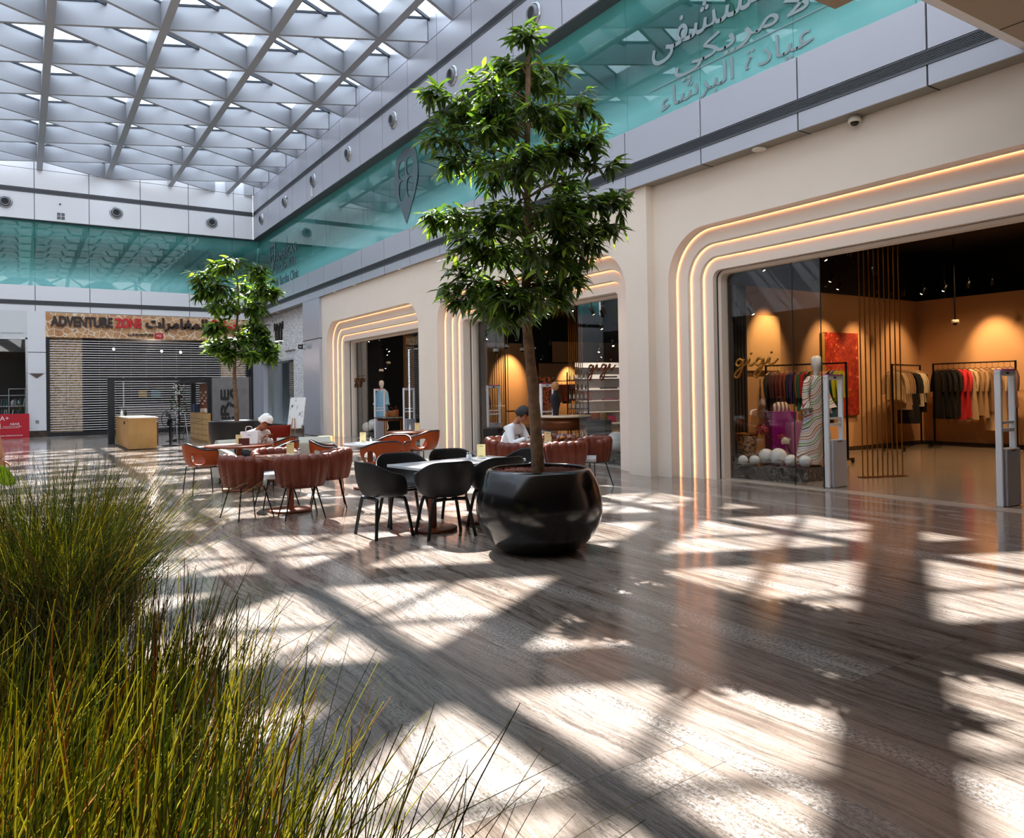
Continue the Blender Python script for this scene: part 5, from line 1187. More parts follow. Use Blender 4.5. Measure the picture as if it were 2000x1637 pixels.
# easel with drawing board
px, py = at(575, 27.5)
t = empty('easel', (px, py, 0), R(-60), 'white drawing board with loose ink figures on a small wooden easel', 'easel')
def ink_mat():
    g = NT('ink_sketch'); v = g.tc.outputs['Object']; n = g.n('ShaderNodeTexNoise', ins={'Vector': g.map(v, (9, 1, 2.4)), 'Scale': 1.4, 'Detail': 5, 'Distortion': .8}).outputs['Fac']; m2 = g.n('ShaderNodeTexNoise', ins={'Vector': v, 'Scale': 3}).outputs['Fac']
    k = g.math('MULTIPLY', g.ramp(n, [(.60, 0), (.63, 1)]), g.ramp(m2, [(.45, 0), (.55, 1)])); g.link(g.mix(k, 'e6e6e4', '20201f'), g.b.inputs['Base Color']); return g.m
MT = Matrix.Translation((0, 0, .34)) @ Matrix.Rotation(R(-10), 4, 'X')
MB().box((-.36, -.02, 0), (.36, .015, 1.12), M=MT).build('board', ink_mat(), t)
M_PINE = mat('pine', 'a9794a', .6)
MB().tube([(-.12, -.12, .003), (-.05, -.06, .7)], .016, 6).build('leg', M_PINE, t); MB().tube([(.12, -.12, .003), (.05, -.06, .7)], .016, 6).build('leg', M_PINE, t); MB().tube([(0, .45, .003), (0, .12, .9)], .016, 6).build('leg', M_PINE, t)
MB().box((-.2, -.14, .31), (.2, -.02, .335)).build('ledge', M_PINE, t)

# --- kiosk
KX, KY = 2.42, 28.8
t = empty('kiosk_structure', (KX, KY, 0), 0, 'black open steel frame of the kiosk in front of the shutter', 'frame')
MB().box((-.06, -.06, 0), (.14, .10, 2.2)).build('post', M_DGREY, t); MB().box((2.72, -1.9, 0), (2.86, -1.7, 2.15)).build('post', M_DGREY, t); MB().box((2.75, 1.2, 0), (2.9, 1.4, 2.15)).build('post', M_DGREY, t)
MB().box((0, 0, 2.1), (2.9, .1, 2.2)).build('top_beam', M_DGREY, t); MB().box((2.72, -1.8, 2.06), (2.86, 1.4, 2.15)).build('top_beam', M_DGREY, t); MB().box((2.2, -1.6, 2.02), (2.75, 1.3, 2.1)).build('canopy', M_DGREY, t)
MB().box((.06, -3.9, .0), (.12, -.06, .02)).build('floor_track', M_DGREY, t)
px, py = 2.9, 26.8
M_PLY = mat('plywood', 'b88d52', .5, noise=(3, 'a87c42', .5))
t = empty('kiosk_counter', (2.58, 25.05, 0), 0, 'plain plywood counter at the open corner of the kiosk', 'counter')
MB().box((0, 0, .02), (.76, 3.6, .92), bev=.004).build('body', M_PLY, t); MB().box((-.01, -.01, .92), (.80, 3.62, .95)).build('top', mat('pale_top', 'd9c8ae', .4), t); MB().box((.70, .3, .1), (.84, 3.4, .80)).build('shelf_unit', mat('dark_plywood', '5a3f22', .6), t)
o = childtext('MASK', M_LBR, t, (2.575, 26.0, .78), (0, -1, 0), (0, 0, 1), height=.09, depth=.01, name='lettering')
for (dx, dy, l, c) in ((.12, 3.0, 'white pump bottle on the plywood counter', 'e6e6e2'), (.2, 2.7, 'dark bottle on the plywood counter beside the white one', '241e1c')):
    tag(MB().lathe([(.035, 0), (.04, .1), (.03, .15), (.012, .17), (.012, .21), (.001, .21)], n=14).build('bottle', cloth(c), loc=(2.58+dx, 25.05+dy, .952)), l, 'bottle')
t = empty('drawer_cabinet', (5.08, 26.75, 0), 0, 'pale wood cabinet with rows of small drawers in the kiosk', 'cabinet')
MB().box((.02, 0, 0), (.5, 3.1, .98)).build('carcass', M_PLY, t)
for j in range(5):
    for k in range(4): MB().box((.0, .04+k*.76, .06+j*.18), (.025, .77+k*.76, .225+j*.18), bev=.003).build('drawer', mat('drawer_wood', 'c39a62', .5), t)
M_CEDAR = mat('cedar_boards', 'a05a24', .5, noise=(7, '7a3f16', .6))
t = empty('backdrop_board', (5.30, 28.3, .985), 0, 'orange wooden board with hanging ornaments above the drawer cabinet', 'board'); m = MB()
for k in range(7): m.box((0, -.9+k*.26, 0), (.03, -.65+k*.26, 1.02))
m.build('board', M_CEDAR, t)
for k in range(9): MB().sphere((-.03, -.7+k*.17, .3+.5*((k*7) % 5)/5), .035, 8, 6).build('ornament', M_GLOBE, t)
for k, (y, c, l) in enumerate(((27.2, 'd8c8b4', 'pale bundle of goods on the drawer cabinet, nearest'), (27.9, 'cbb49c', 'pale bundle of goods on the drawer cabinet, middle'), (29.3, '3a4a6a', 'blue and white framed card on the drawer cabinet'))):
    tag(MB().box((-.1, -.15, 0), (.1, .15, .15 if k < 2 else .3), bev=.03 if k < 2 else .0).build('counter_goods', cloth(c), loc=(5.2, y, .982)), l, 'goods')
# kiosk sign panel
xa, ya = at(414, 25.2); xb, yb = at(486, 25.0)
ang_p = math.atan2(yb-ya, xb-xa); Lp = math.hypot(xb-xa, yb-ya)
t = empty('signboard', (xa, ya, 0), ang_p, 'grey concrete-look sign panel with large dark letters at the kiosk end', 'sign')
MB().box((0, 0, 0), (Lp, .08, 2.16)).build('panel', mat('concrete_grey', '6c6a6a', .6, noise=(5, '5e5c5c', .5)), t)
MB().box((-.06, 0, 0), (0, .12, 2.16)).box((Lp, 0, 0), (Lp+.04, .10, 2.16)).build('edge_post', M_DGREY, t)
Xp = Vector((math.cos(ang_p), math.sin(ang_p), 0)); Np = Vector((Xp.y, -Xp.x, 0))
def pp(a, z): return Vector((xa, ya, 0))+Xp*a+Np*.012+Vector((0, 0, z))
childtext('RE', M_BLACK, t, pp(.46, 1.33), (0, 0, 1), tuple(-Xp), width=.86, height=.28, depth=.02, bold=.008)
childtext('S', M_BLACK, t, pp(.78, 1.48), tuple(Xp), (0, 0, 1), width=.28, height=.6, depth=.02, bold=.008)
childtext('MASK', M_BLACK, t, pp(.66, .80), tuple(Xp), (0, 0, 1), width=.62, height=.13, depth=.02, bold=.004)
# pedestal, fan, folding steps, flowers inside the kiosk
px, py = at(331, 24.2)
t = empty('pedestal_stand', (px, py, 0), 0, 'thin black pedestal stand with a round foot in front of the kiosk', 'stand'); MB().lathe([(.24, 0), (.24, .015), (.05, .03), (.03, .05), (.03, .78), (.07, .8), (.07, .86), (.001, .87)], n=24).build('pole', M_BLACKM, t)
MB().tube(cr_spline([(0, 0, .72), (.5, .5, .66), (1.2, 1.2, .72)], 5), .008, 5).build('rope', M_CHROME, t)
px, py = at(333, 26.5)
t = empty('pedestal_fan', (px, py, 0), -YAW, 'black wire-caged pedestal fan inside the kiosk', 'fan'); m = MB()
m.tube([(.33*math.cos(a*PI/16), 0, .78+.33*math.sin(a*PI/16)) for a in range(32)], .01, 6, closed=True)
for k in range(16): m.tube([(0, -.08, .78), (.33*math.cos(k*PI/8), 0, .78+.33*math.sin(k*PI/8))], .004, 4)
m.build('cage', M_BLACKM, t); m = MB()
for k in range(3):
    a = k*2*PI/3; m.tube([(.04*math.cos(a), 0, .78+.04*math.sin(a)), (.16*math.cos(a), .01, .78+.16*math.sin(a)), (.27*math.cos(a+.2), 0, .78+.27*math.sin(a+.2))], [.03, .08, .05], 8, flat=.12)
m.build('blades', M_DGREY, t); MB().lathe([(.2, 0), (.2, .02), (.02, .04), (.02, .78), (.001, .78)], n=20, c=(0, .06, 0)).build('stand', M_BLACKM, t)
px, py = at(352, 25.8)
t = empty('folding_steps', (px, py, 0), -YAW, 'silver folding step stool with black treads in the kiosk', 'steps')
for s in (-1, 1):
    MB().tube([(s*.19+.16, -.2, .005), (s*.14-.04+.04, .0, .95)], .016, 6).build('rail', M_CHROME, t); MB().tube([(s*.19-.22, .22, .005), (s*.15, .03, .85)], .014, 6).build('rail', M_CHROME, t)
for z in (.3, .6): MB().box((-.17, -.16+z*.12, z), (.25-z*.2, .05, z+.03)).build('tread', M_BLACK, t)
px, py = at(346, 27.5)
t = empty('hanging_flower_stand', (px+.05, py, 0), 0, 'tall dark plant stand with trailing white and red blossom in the kiosk', 'plant')
MB().tube([(0, 0, 0), (0, 0, 2.0)], .02, 6).lathe([(.2, 0), (.2, .02), (.001, .03)], n=16).build('pole', M_BLACKM, t)
for nm, c, zr, n_, sc in (('white_blossom', 'e8e8e6', ((1.65, 2.0, .25), (.85, 1.2, .2)), 60, .06), ('red_foliage', '5a1418', ((1.2, 1.6, .18),), 50, .05), ('green_foliage', '3a5a24', ((1.0, 1.9, .3),), 120, .05)):
    m = MB()
    for k in range(n_):
        z0_, z1_, rr = zr[k % len(zr)]; a = rb.uniform(0, 6.3); r_ = rr*math.sqrt(rb.random()); z = rb.uniform(z0_, z1_); o1 = Vector((rb.uniform(-1, 1), rb.uniform(-1, 1), rb.uniform(-1, 1)))*sc; o2 = Vector((rb.uniform(-1, 1), rb.uniform(-1, 1), rb.uniform(-1, 1)))*sc; c0 = Vector((r_*math.cos(a), r_*math.sin(a), z)); m.add([c0, c0+o1, c0+o1+o2, c0+o2], [(0, 1, 2, 3)])
    m.build(nm, cloth(c), t)

# ================= fittings on the bands =================
def nozzle():
    t = empty('air_nozzle', label='x', cat='air nozzle', group='x')
    Mx = Matrix.Rotation(R(90), 4, 'X')
    MB().lathe([(.255, 0), (.26, .02), (.22, .05), (.20, .045), (.20, 0)], n=36, M=Mx).build('rim', M_CHROME, t)
    MB().lathe([(.20, .0), (.19, .07), (.15, .11), (.125, .10), (.12, .04)], n=36, M=Mx).build('ball', mat('nozzle_grey', '74777c', .35, .5), t)
    MB().lathe([(.001, .03), (.125, .03), (.122, .09)], n=30, M=Mx).build('throat', M_BLACK, t)
    return t
nz, used = nozzle(), []
for k, (x, l) in enumerate(((-.54, 'round air nozzle on the back band nearest the left picture edge'), (3.41, 'round air nozzle in the middle of the back band'), (7.27, 'round air nozzle on the back band nearest the corner'))):
    o = place(nz, used, (x, D, 9.48), 0, l, 'round air nozzles on the back band')
ordr = ['nearest the viewer, above the tree top', 'second from the viewer', 'third from the viewer', 'fourth from the viewer', 'fifth from the viewer', 'sixth from the viewer', 'nearest the far corner']
for k in range(7):
    o = place(nz, used, (XB, 13.2+3.66*k, 9.51), R(-90), 'round air nozzle on the right-hand band, '+ordr[k], 'round air nozzles on the right-hand band')
def sensor(x, y, z, rz, l): 
    t = empty('wall_sensor', (x, y, z), rz, l, 'sensor', 'small wall sensors'); MB().box((-.03, -.03, -.03), (.03, 0, .03)).build('housing', M_GRILLE, t); MB().tube([(0, -.03, 0), (0, -.07, -.02)], .015, 6).build('eye', M_BLACK, t)
for k, (y, l) in enumerate(((20.5, 'tiny sensor on the right band between the second and third nozzles'), (24.2, 'tiny sensor on the right band between the third and fourth nozzles'), (27.9, 'tiny sensor on the right band above the white box'), (31.2, 'tiny sensor on the right band near the far corner'))): sensor(XB, y, 9.6, R(-90), l)
sensor(1.35, D, 9.6, 0, 'tiny sensor on the back band above the four small squares')
t = empty('speaker_vent', (1.37, D-.005, 9.1), 0, 'four small square vents on the back band', 'vent'); 
for i in (0, 1):
    for j in (0, 1): MB().box((-.13+i*.15, -.01, -.13+j*.15), (-.01+i*.15, .0, -.01+j*.15)).build('vent_square', M_GRILLE, t)
tag(MB().box((-.08, -.04, -.17), (.08, 0, .17), bev=.01).build('junction_box', M_WHITE, loc=(XB, 28.0, 9.1), rotz=R(-90)), 'small white box on the right band near the far corner', 'box')
M_DL = mat('downlight_face', 'f4ece0', .4, emit='fff0dd', es=.6)
for k, (x, y, l) in enumerate(((9.27, 7.55, 'round downlight in the grey soffit above the nearest shop'), (9.17, 20.3, 'round downlight in the soffit above the farthest shop, nearest'), (9.17, 23.9, 'round downlight in the soffit above the farthest shop, middle'), (9.17, 25.8, 'round downlight in the soffit above the farthest shop, farther'), (9.25, 33.3, 'round downlight in the soffit over the whitewashed shop'))):
    t = empty('downlight', (x, y, Z1-.03), 0, l, 'downlight', 'round soffit downlights'); s_ = 1 if k == 0 else .75
    MB().lathe([(.10*s_, .03), (.11*s_, .012), (.10*s_, 0), (.08*s_, .006)], n=28).build('ring', mat('ivory_ring', 'dcd6ca', .4), t); MB().lathe([(.001, .01), (.08*s_, .01), (.08*s_, .03)], n=24).build('lens', M_DL, t)
# --- lettering and emblem on the upper glazing
M_FILM = mat('grey_film', '8b9a9e', .6); M_FILMD = mat('dark_grey_film', '56686d', .6)
XS = XU-.012
def on_glass(body, y, z, w_, h_, label, m_=M_FILM, bold=0):
    o = text_obj(body, m_, 'glass_lettering', (XS, y, z), (0, -1, 0), (0, 0, 1), width=w_, height=h_, depth=.006, bold=bold); tag(o, label, 'lettering'); return o
on_glass('AMERICAN', 32.7, 7.66, 2.9, .40, 'first word of the grey Latin lettering on the teal glass', m_=M_FILMD, bold=.004)
on_glass('HOSPITAL', 32.7, 7.12, 2.9, .40, 'second word of the grey Latin lettering on the teal glass', m_=M_FILMD, bold=.004)
on_glass('Al Barsha Clinic', 32.6, 6.56, 3.3, .40, 'third line of the grey Latin lettering on the teal glass', m_=M_FILMD, bold=.003)
on_glass('\ufef0\ufed4\ufeb8\ufe98\ufeb4\ufee4\ufedf\ufe8d', 8.35, 7.62, 3.3, .72, 'top line of the grey Arabic lettering on the teal glass', bold=.004)
on_glass('\ufef2\ufedc\ufef3\ufeae\ufee3\ufef7\ufe8d', 8.0, 7.08, 2.9, .62, 'middle line of the grey Arabic lettering on the teal glass', bold=.004)
on_glass('\ufe80\ufe8e\ufeb7\ufeae\ufe92\ufedf\ufe8d \ufe93\ufea9\ufe8e\ufef4\ufecb', 8.25, 6.56, 3.1, .46, 'lowest, thinner line of the grey Arabic lettering on the teal glass')
tag(MB().box((XS-.004, 6.3, 6.86), (XS, 10.1, 6.875)).build('glass_rule_line', M_FILM), 'thin grey rule between the Arabic lines on the teal glass', 'line')
def shield(y, z, s, label):
    bm = bmesh.new()
    pts = []
    for k in range(9): t_ = k/8; pts.append((-.42+.84*t_, .62+.10*math.sin(PI*t_)))
    for k in range(1, 9): t_ = k/8; pts.append((.42+.13*math.sin(PI*min(1, t_*1.25))-.42*t_**2.6, .62-1.34*t_))
    for k in range(1, 8): t_ = 1-k/8; pts.append((-(.42+.13*math.sin(PI*min(1, t_*1.25))-.42*t_**2.6), .62-1.34*t_))
    outer = [bm.verts.new((x, y_, 0)) for x, y_ in pts]; eds = [bm.edges.new((outer[i], outer[(i+1) % len(outer)])) for i in range(len(outer))]
    for sx in (-1, 1):
        for (cy, ry, rx) in ((.34, .17, .155), (-.06, .20, .155)):
            ring_ = []
            for k in range(20):
                a = 2*PI*k/20; ca, sa = math.cos(a), math.sin(a); x = sx*.18+rx*math.copysign(abs(ca)**.75, ca)*(1 if cy > 0 or sa > 0 else 1-.35*abs(sa)); y_ = cy+ry*math.copysign(abs(sa)**.75, sa); ring_.append(bm.verts.new((x, y_, 0)))
            eds += [bm.edges.new((ring_[i], ring_[(i+1) % 20])) for i in range(20)]
    bmesh.ops.triangle_fill(bm, use_beauty=True, edges=eds)
    r_ = bmesh.ops.extrude_face_region(bm, geom=bm.faces[:])
    for g_ in r_['geom']:
        if isinstance(g_, bmesh.types.BMVert): g_.co.z += .006/s
    for v in bm.verts: v.co = Vector((XS-v.co.z*s, y-v.co.x*s, z+v.co.y*s))
    bmesh.ops.recalc_face_normals(bm, faces=bm.faces)
    me = bpy.data.meshes.new('shield_emblem'); bm.to_mesh(me); bm.free(); me.materials.append(M_FILMD); o = bpy.data.objects.new('shield_emblem', me); COL.objects.link(o); tag(o, label, 'emblem', None)
shield(20.45, 7.62, 1.55, 'large grey shield emblem with four petals on the teal glass')
shield(34.75, 7.75, .95, 'small grey shield emblem before the Latin lettering on the teal glass')

# ================= plants =================
def leaf_mat(name, c1, c2, tr, trw=.35, rough=.38):
    g = NT(name); v = g.tc.outputs['Object']; n = g.n('ShaderNodeTexNoise', ins={'Vector': v, 'Scale': 3.0, 'Detail': 2}).outputs['Fac']
    g.link(g.ramp(n, [(.35, c1), (.65, c2)]), g.b.inputs['Base Color']); g.b.inputs['Roughness'].default_value = rough; g.b.inputs['Specular IOR Level'].default_value = .5
    tl = g.n('ShaderNodeBsdfTranslucent', ins={'Color': (*lin(tr), 1)}); mx = g.n('ShaderNodeMixShader', ins={0: trw, 1: g.b.outputs[0], 2: tl.outputs[0]}); g.link(mx.outputs[0], g.out.inputs[0]); return g.m
M_LEAF = leaf_mat('ficus_leaf', '1f3014', '31461b', '6f962a', .26)
M_LEAF2 = leaf_mat('ficus_young_leaf', '4a6a22', '6a8a30', 'b4d838', .42)
M_BARK = mat('bark', '8c6e54', .85, noise=(14, '5e4632', .5), bump=.5, bscale=40)
M_POT = mat('black_pot', '0a0a0c', .17, spec=.6, noise=(2, '121215', .5), coat=.0)
M_CLAY = mat('clay_pebble', '7a3e26', .8, noise=(30, '4a2216', .6))
def leaf_geo(mb, p, d, up, L, w, mi):
    d = d.normalized(); s = d.cross(up)
    if s.length < 1e-3: s = d.orthogonal()
    s.normalize(); n = s.cross(d).normalized(); q = -n
    a = p+d*L*.28-q*0; b = p+d*L*.62+n*(-.10*L)*0; tip = p+d*L+Vector((0, 0, -.10*L))
    m1 = p+d*L*.30; m2 = p+d*L*.68+Vector((0, 0, -.02*L)); f = n*w*.22
    mb.add([p, m1+s*w+f, m1, m1-s*w+f, m2+s*w*.72+f*.8, m2, m2-s*w*.72+f*.8, tip], [(0, 1, 2), (0, 2, 3), (1, 4, 5, 2), (2, 5, 6, 3), (4, 7, 5), (5, 7, 6)], mi, True)
def tree(name, loc, label, clusters, trunk, seed, leaf_l, leaf_w, pot, per=(6, 9), tw=(.10, .34), young=.12):
    rn = random.Random(seed); t = empty(name, loc, 0, label, 'tree')
    # trunk and branches
    tp = cr_spline(trunk[0], 6); n = len(tp); r0, r1 = trunk[1]
    tr = MB().tube(tp, [r0+(r1-r0)*(i/(n-1))+.003*math.sin(i*1.7) for i in range(n)], 12).build('trunk', M_BARK, t)
    br = MB(); lf = MB()
    for (cx, cy, cz, cr) in clusters:
        c = Vector((cx, cy, cz)); zt = max(tp[0].z+.9, min(tp[-1].z, cz-.25*math.hypot(cx, cy)-.05)); base = min(tp, key=lambda q: abs(q.z-zt))
        mid = base.lerp(c, .5)+Vector((0, 0, .06)); pth = cr_spline([base, mid, c], 5)
        br.tube(pth, [.011-.007*i/(len(pth)-1) for i in range(len(pth))], 5)
        out = Vector((c.x-base.x, c.y-base.y, 0)); out = out.normalized() if out.length > .05 else Vector((0, 0, 1))
        for k in range(rn.randint(*per)):
            d0 = (out*rn.uniform(.1, .9)+Vector((rn.gauss(0, .7), rn.gauss(0, .7), rn.gauss(.15, .45)))).normalized(); ln = cr*rn.uniform(.7, 1.25)
            st = pth[-1].lerp(pth[len(pth)//2], rn.uniform(0, .55)); e = st+d0*ln+Vector((0, 0, -.18*ln)); tws = cr_spline([st, st+d0*ln*.55+Vector((0, 0, .04*ln)), e], 4)
            br.tube(tws, .0028, 3, caps=False)
            nl = int(8+ln*24)
            for j in range(nl):
                f = .18+.82*j/nl; q = tws[min(len(tws)-1, int(f*(len(tws)-1)))]
                a = rn.uniform(0, 2*PI); dd = (d0*.55+Vector((math.cos(a), math.sin(a), 0))*.8+Vector((0, 0, rn.uniform(-1.05, .05))))
                leaf_geo(lf, q, dd, Vector((rn.gauss(0, .3), rn.gauss(0, .3), 1)), leaf_l*rn.uniform(.7, 1.2), leaf_w*rn.uniform(.8, 1.2), 1 if (rn.random() < young or (f > .9 and rn.random() < .3)) else 0)
    br.build('branches', M_BARK, t); lf.build('foliage', [M_LEAF, M_LEAF2], t)
    MB().lathe([(max(.001, q.x), q.y) for q in cr_spline([(a, b, 0) for a, b in pot['prof']], 4)], n=72).build('pot', pot['m'], t)
    pb = MB(); z, R_ = pot['soil']
    pb.lathe([(.001, z), (R_, z)], n=40)
    for k in range(pot.get('n', 900)):
        a = rn.uniform(0, 2*PI); r_ = R_*math.sqrt(rn.random())*.98; s = rn.uniform(.008, .014); zz = z+s*.4+.012*rn.random()
        x, y = r_*math.cos(a), r_*math.sin(a); pb.add([(x+s, y, zz), (x, y+s, zz), (x-s, y, zz), (x, y-s, zz), (x, y, zz+s), (x, y, zz-s)], [(0, 1, 4), (1, 2, 4), (2, 3, 4), (3, 0, 4), (1, 0, 5), (2, 1, 5), (3, 2, 5), (0, 3, 5)])
    o = pb.build('clay_pebbles', M_CLAY, t); o['kind'] = 'stuff'
    return t
CL1 = [(1040, 78, 40), (1012, 128, 62), (1080, 140, 60), (950, 170, 62), (862, 186, 42), (900, 222, 60), (868, 268, 52), (990, 225, 80), (1078, 228, 80), (1150, 212, 50), (1172, 275, 46), (1118, 300, 62), (1040, 320, 80), (960, 318, 66), (880, 312, 46), (1198, 330, 30), (1200, 385, 48), (1228, 405, 32), (1150, 405, 62), (1188, 452, 42), (1085, 410, 70), (985, 415, 60), (890, 418, 44), (850, 424, 30), (905, 470, 50), (950, 500, 60), (1040, 490, 60), (1120, 500, 52), (1160, 482, 40), (893, 548, 48), (940, 575, 55), (885, 585, 30), (1010, 575, 52), (1080, 562, 50), (1120, 548, 34), (962, 608, 34), (1000, 612, 30), (1058, 600, 30)]
CL1 += [((a+1040)//2+int(6*math.sin(a)), (b+b2)//2+8, max(30, c-8)) for (a, b, c), (a2, b2, c2) in zip(CL1[1:-1], CL1[2:])]
T1L = Vector((4.2, 6.14, .001)); d1 = 7.44
rn = random.Random(11); cl = []
for (u_, v_, r_) in CL1:
    lat = (u_-1050)/1488*d1; z = 1.54-(v_-767)/1488*d1; wid = max(.15, 1.05-abs(lat)); dep = rn.uniform(-.75, .75)*wid
    k = 1+dep/d1; cl.append((_r.x*lat*k+_f.x*dep, _r.y*lat*k+_f.y*dep, 1.54+(z-1.54)*k, r_/1488*d1*.95))
def lp(u_, v_): lat = (u_-1050)/1488*d1; return (_r.x*lat, _r.y*lat, 1.54-(v_-767)/1488*d1)
tree('potted_tree', T1L, 'tall leafy tree in the big round black pot beside the black chairs', cl,
     ([lp(1049, 925), lp(1046, 850), lp(1040, 740), lp(1032, 640), lp(1032, 540), lp(1036, 430), lp(1038, 300), lp(1042, 150), lp(1042, 70)], (.066, .018)), 7, .165, .0195,
     {'prof': [(.001, 0), (.28, 0)]+[(.615*math.sqrt(1-((z-.41)/(.50 if z < .41 else .63))**2), z) for z in (.02, .06, .12, .19, .27, .35, .43, .51, .59, .66, .73, .775)]+[(.478, .788), (.466, .792), (.455, .785), (.452, .76), (.456, .70)], 'm': M_POT, 'soil': (.735, .46), 'n': 2600}, per=(8, 11), young=.10)
T2L = Vector((3.95, 17.55, .001)); d2 = 16.85
CL2 = [(400, 540, 24), (430, 520, 26), (470, 520, 28), (500, 530, 26), (405, 570, 22), (440, 560, 28), (485, 560, 30), (520, 562, 26), (540, 572, 14), (415, 598, 18), (450, 600, 26), (500, 600, 26), (470, 630, 28), (505, 640, 22), (440, 640, 20), (410, 665, 20), (440, 675, 24), (480, 665, 26), (515, 670, 24), (535, 690, 16), (460, 692, 18), (500, 692, 18)]
cl = []
for (u_, v_, r_) in CL2:
    lat = (u_-462)/1488*d2; z = 1.54-(v_-771)/1488*d2; wid = max(.12, .95-abs(lat)); dep = rn.uniform(-.8, .8)*wid
    cl.append((_r.x*lat+_f.x*dep, _r.y*lat+_f.y*dep, z, r_/1488*d2*.95))
tree('potted_tree', T2L, 'smaller leafy tree in the tall dark tub near the kiosk', cl, ([(0, 0, .85), (.0, .02, 1.3), (-.04, 0, 1.9), (.0, .04, 2.7), (.06, .0, 3.6), (.04, 0, 4.2)], (.055, .015)), 9, .24, .032,
     {'prof': [(.001, 0), (.26, 0), (.33, .05), (.44, .22), (.53, .42), (.575, .65), (.585, .97), (.57, .98), (.55, .97), (.54, .9), (.54, .86)], 'm': mat('brown_black_tub', '1d1a18', .35, spec=.4), 'soil': (.88, .54), 'n': 500}, per=(12, 15), young=.3)
# grasses
M_G1 = leaf_mat('grass_green', '46541a', '666c20', '8f9a2c', .3, .45); M_G2 = leaf_mat('grass_lime', 'a8a232', 'cabc50', 'dcd458', .35, .4); M_G3 = leaf_mat('grass_rust', '8a4a18', 'a8702c', 'b87a2c', .2, .6); M_G4 = leaf_mat('grass_deep', '1c2a10', '2a3c16', '3c5a20', .2, .5)
def grass(name, loc, cx, cy, z0, h, n, seed, spread, label, wts, lean=(.25, .1), bw=.0016):
    rn = random.Random(seed); m = MB(); 
    for k in range(n):
        a = rn.uniform(0, 2*PI); r_ = math.sqrt(rn.random()); bx, by = cx*r_*math.cos(a), cy*r_*math.sin(a)
        if spread == 'box': bx, by = rn.uniform(-cx, cx), rn.uniform(-cy, cy)
        L = h*rn.uniform(.55, 1.12); q = rn.random(); ln = abs(rn.gauss(lean[0], lean[1]))*(1+r_*.8); az = math.atan2(by/cy, bx/cx)+rn.gauss(0, .9)
        if rn.random() < .05: ln += .6
        dx, dy = math.cos(az)*ln, math.sin(az)*ln; w = bw*rn.uniform(.7, 1.4); bend = rn.uniform(.2, .9)
        rows = []; ph = rn.uniform(0, 6)
        for i in range(6):
            t_ = i/5; x = bx+dx*L*(t_*(1-bend)+t_*t_*bend); y = by+dy*L*(t_*(1-bend)+t_*t_*bend); z = z0+L*t_*(1-.28*ln*t_); ww = w*(1-t_*.75)
            rows.append([(x+ww*math.cos(ph+c*2.094), y+ww*math.sin(ph+c*2.094), z) for c in range(3)])
        q = rn.random(); mi = 0 if q < wts[0] else 1 if q < wts[1] else 2 if q < wts[2] else 3
        m.grid(rows, mi, True, cu=True)
    o = m.build(name, [M_G1, M_G2, M_G3, M_G4], loc=loc); tag(o, label, 'grass', None, 'stuff'); return o
M_PLBOX = mat('charcoal_planter', '2a2a2c', .5)
def planter(x, y, cx, cy, h, label):
    t = empty('planter_box', (x, y, 0), 0, label, 'planter', 'charcoal planters of grass'); MB().box((-cx, -cy, 0), (cx, cy, h), bev=.01).build('box', M_PLBOX, t); MB().box((-cx+.03, -cy+.03, h), (cx-.03, cy-.03, h+.01)).build('soil', mat('dark_soil', '1c140e', .9), t)
planter(-.40, 1.70, .50, .80, .30, 'charcoal planter box under the nearest clump of grass'); planter(.02, 4.55, .38, .50, .28, 'charcoal planter box under the farther clump of grass')
grass('ornamental_grass', (-.24, 1.78, 0), .66, .95, .31, .68, 6500, 21, 'box', 'yellow-green reed-like grass filling the bottom left foreground', (.40, .72, .82), (.16, .10), .0034)
grass('ornamental_grass', (.10, 4.55, 0), .34, .50, .31, .90, 4600, 22, 'disc', 'darker green clump of reed grass behind the nearest one, at the left', (.55, .70, .76), (.28, .14), .0022)
# broad leaf at the picture edge
px, py = at(-14, 4.9)
t = empty('broad_leaf_plant', (px, py, .30), 0, 'plant with one bright yellow-green broad leaf at the left picture edge', 'plant')
m = MB(); M_BL = leaf_mat('lime_leaf', '8ab020', 'a8cc30', 'c8e840', .5)
rows = []
for i in range(9):
    f = i/8; w = .062*math.sin(PI*min(1, f*.93+.04))**.7; rows.append([(_r.x*(f*.16-.02)+0, _r.y*(f*.16-.02), .78+.02*math.sin(PI*f)-.05*f+k*w-.02*abs(k)) for k in (-1, -.5, 0, .5, 1)])
m.grid(rows, 0, True); m.build('leaf', M_BL, t, solid=.001); MB().tube(cr_spline([(0, 0, 0), (-.02, 0, .4), (-.02*_r.x, -.02*_r.y, .78)], 5), .006, 6).build('stalk', mat('green_stalk', '4a6a20', .5), t)

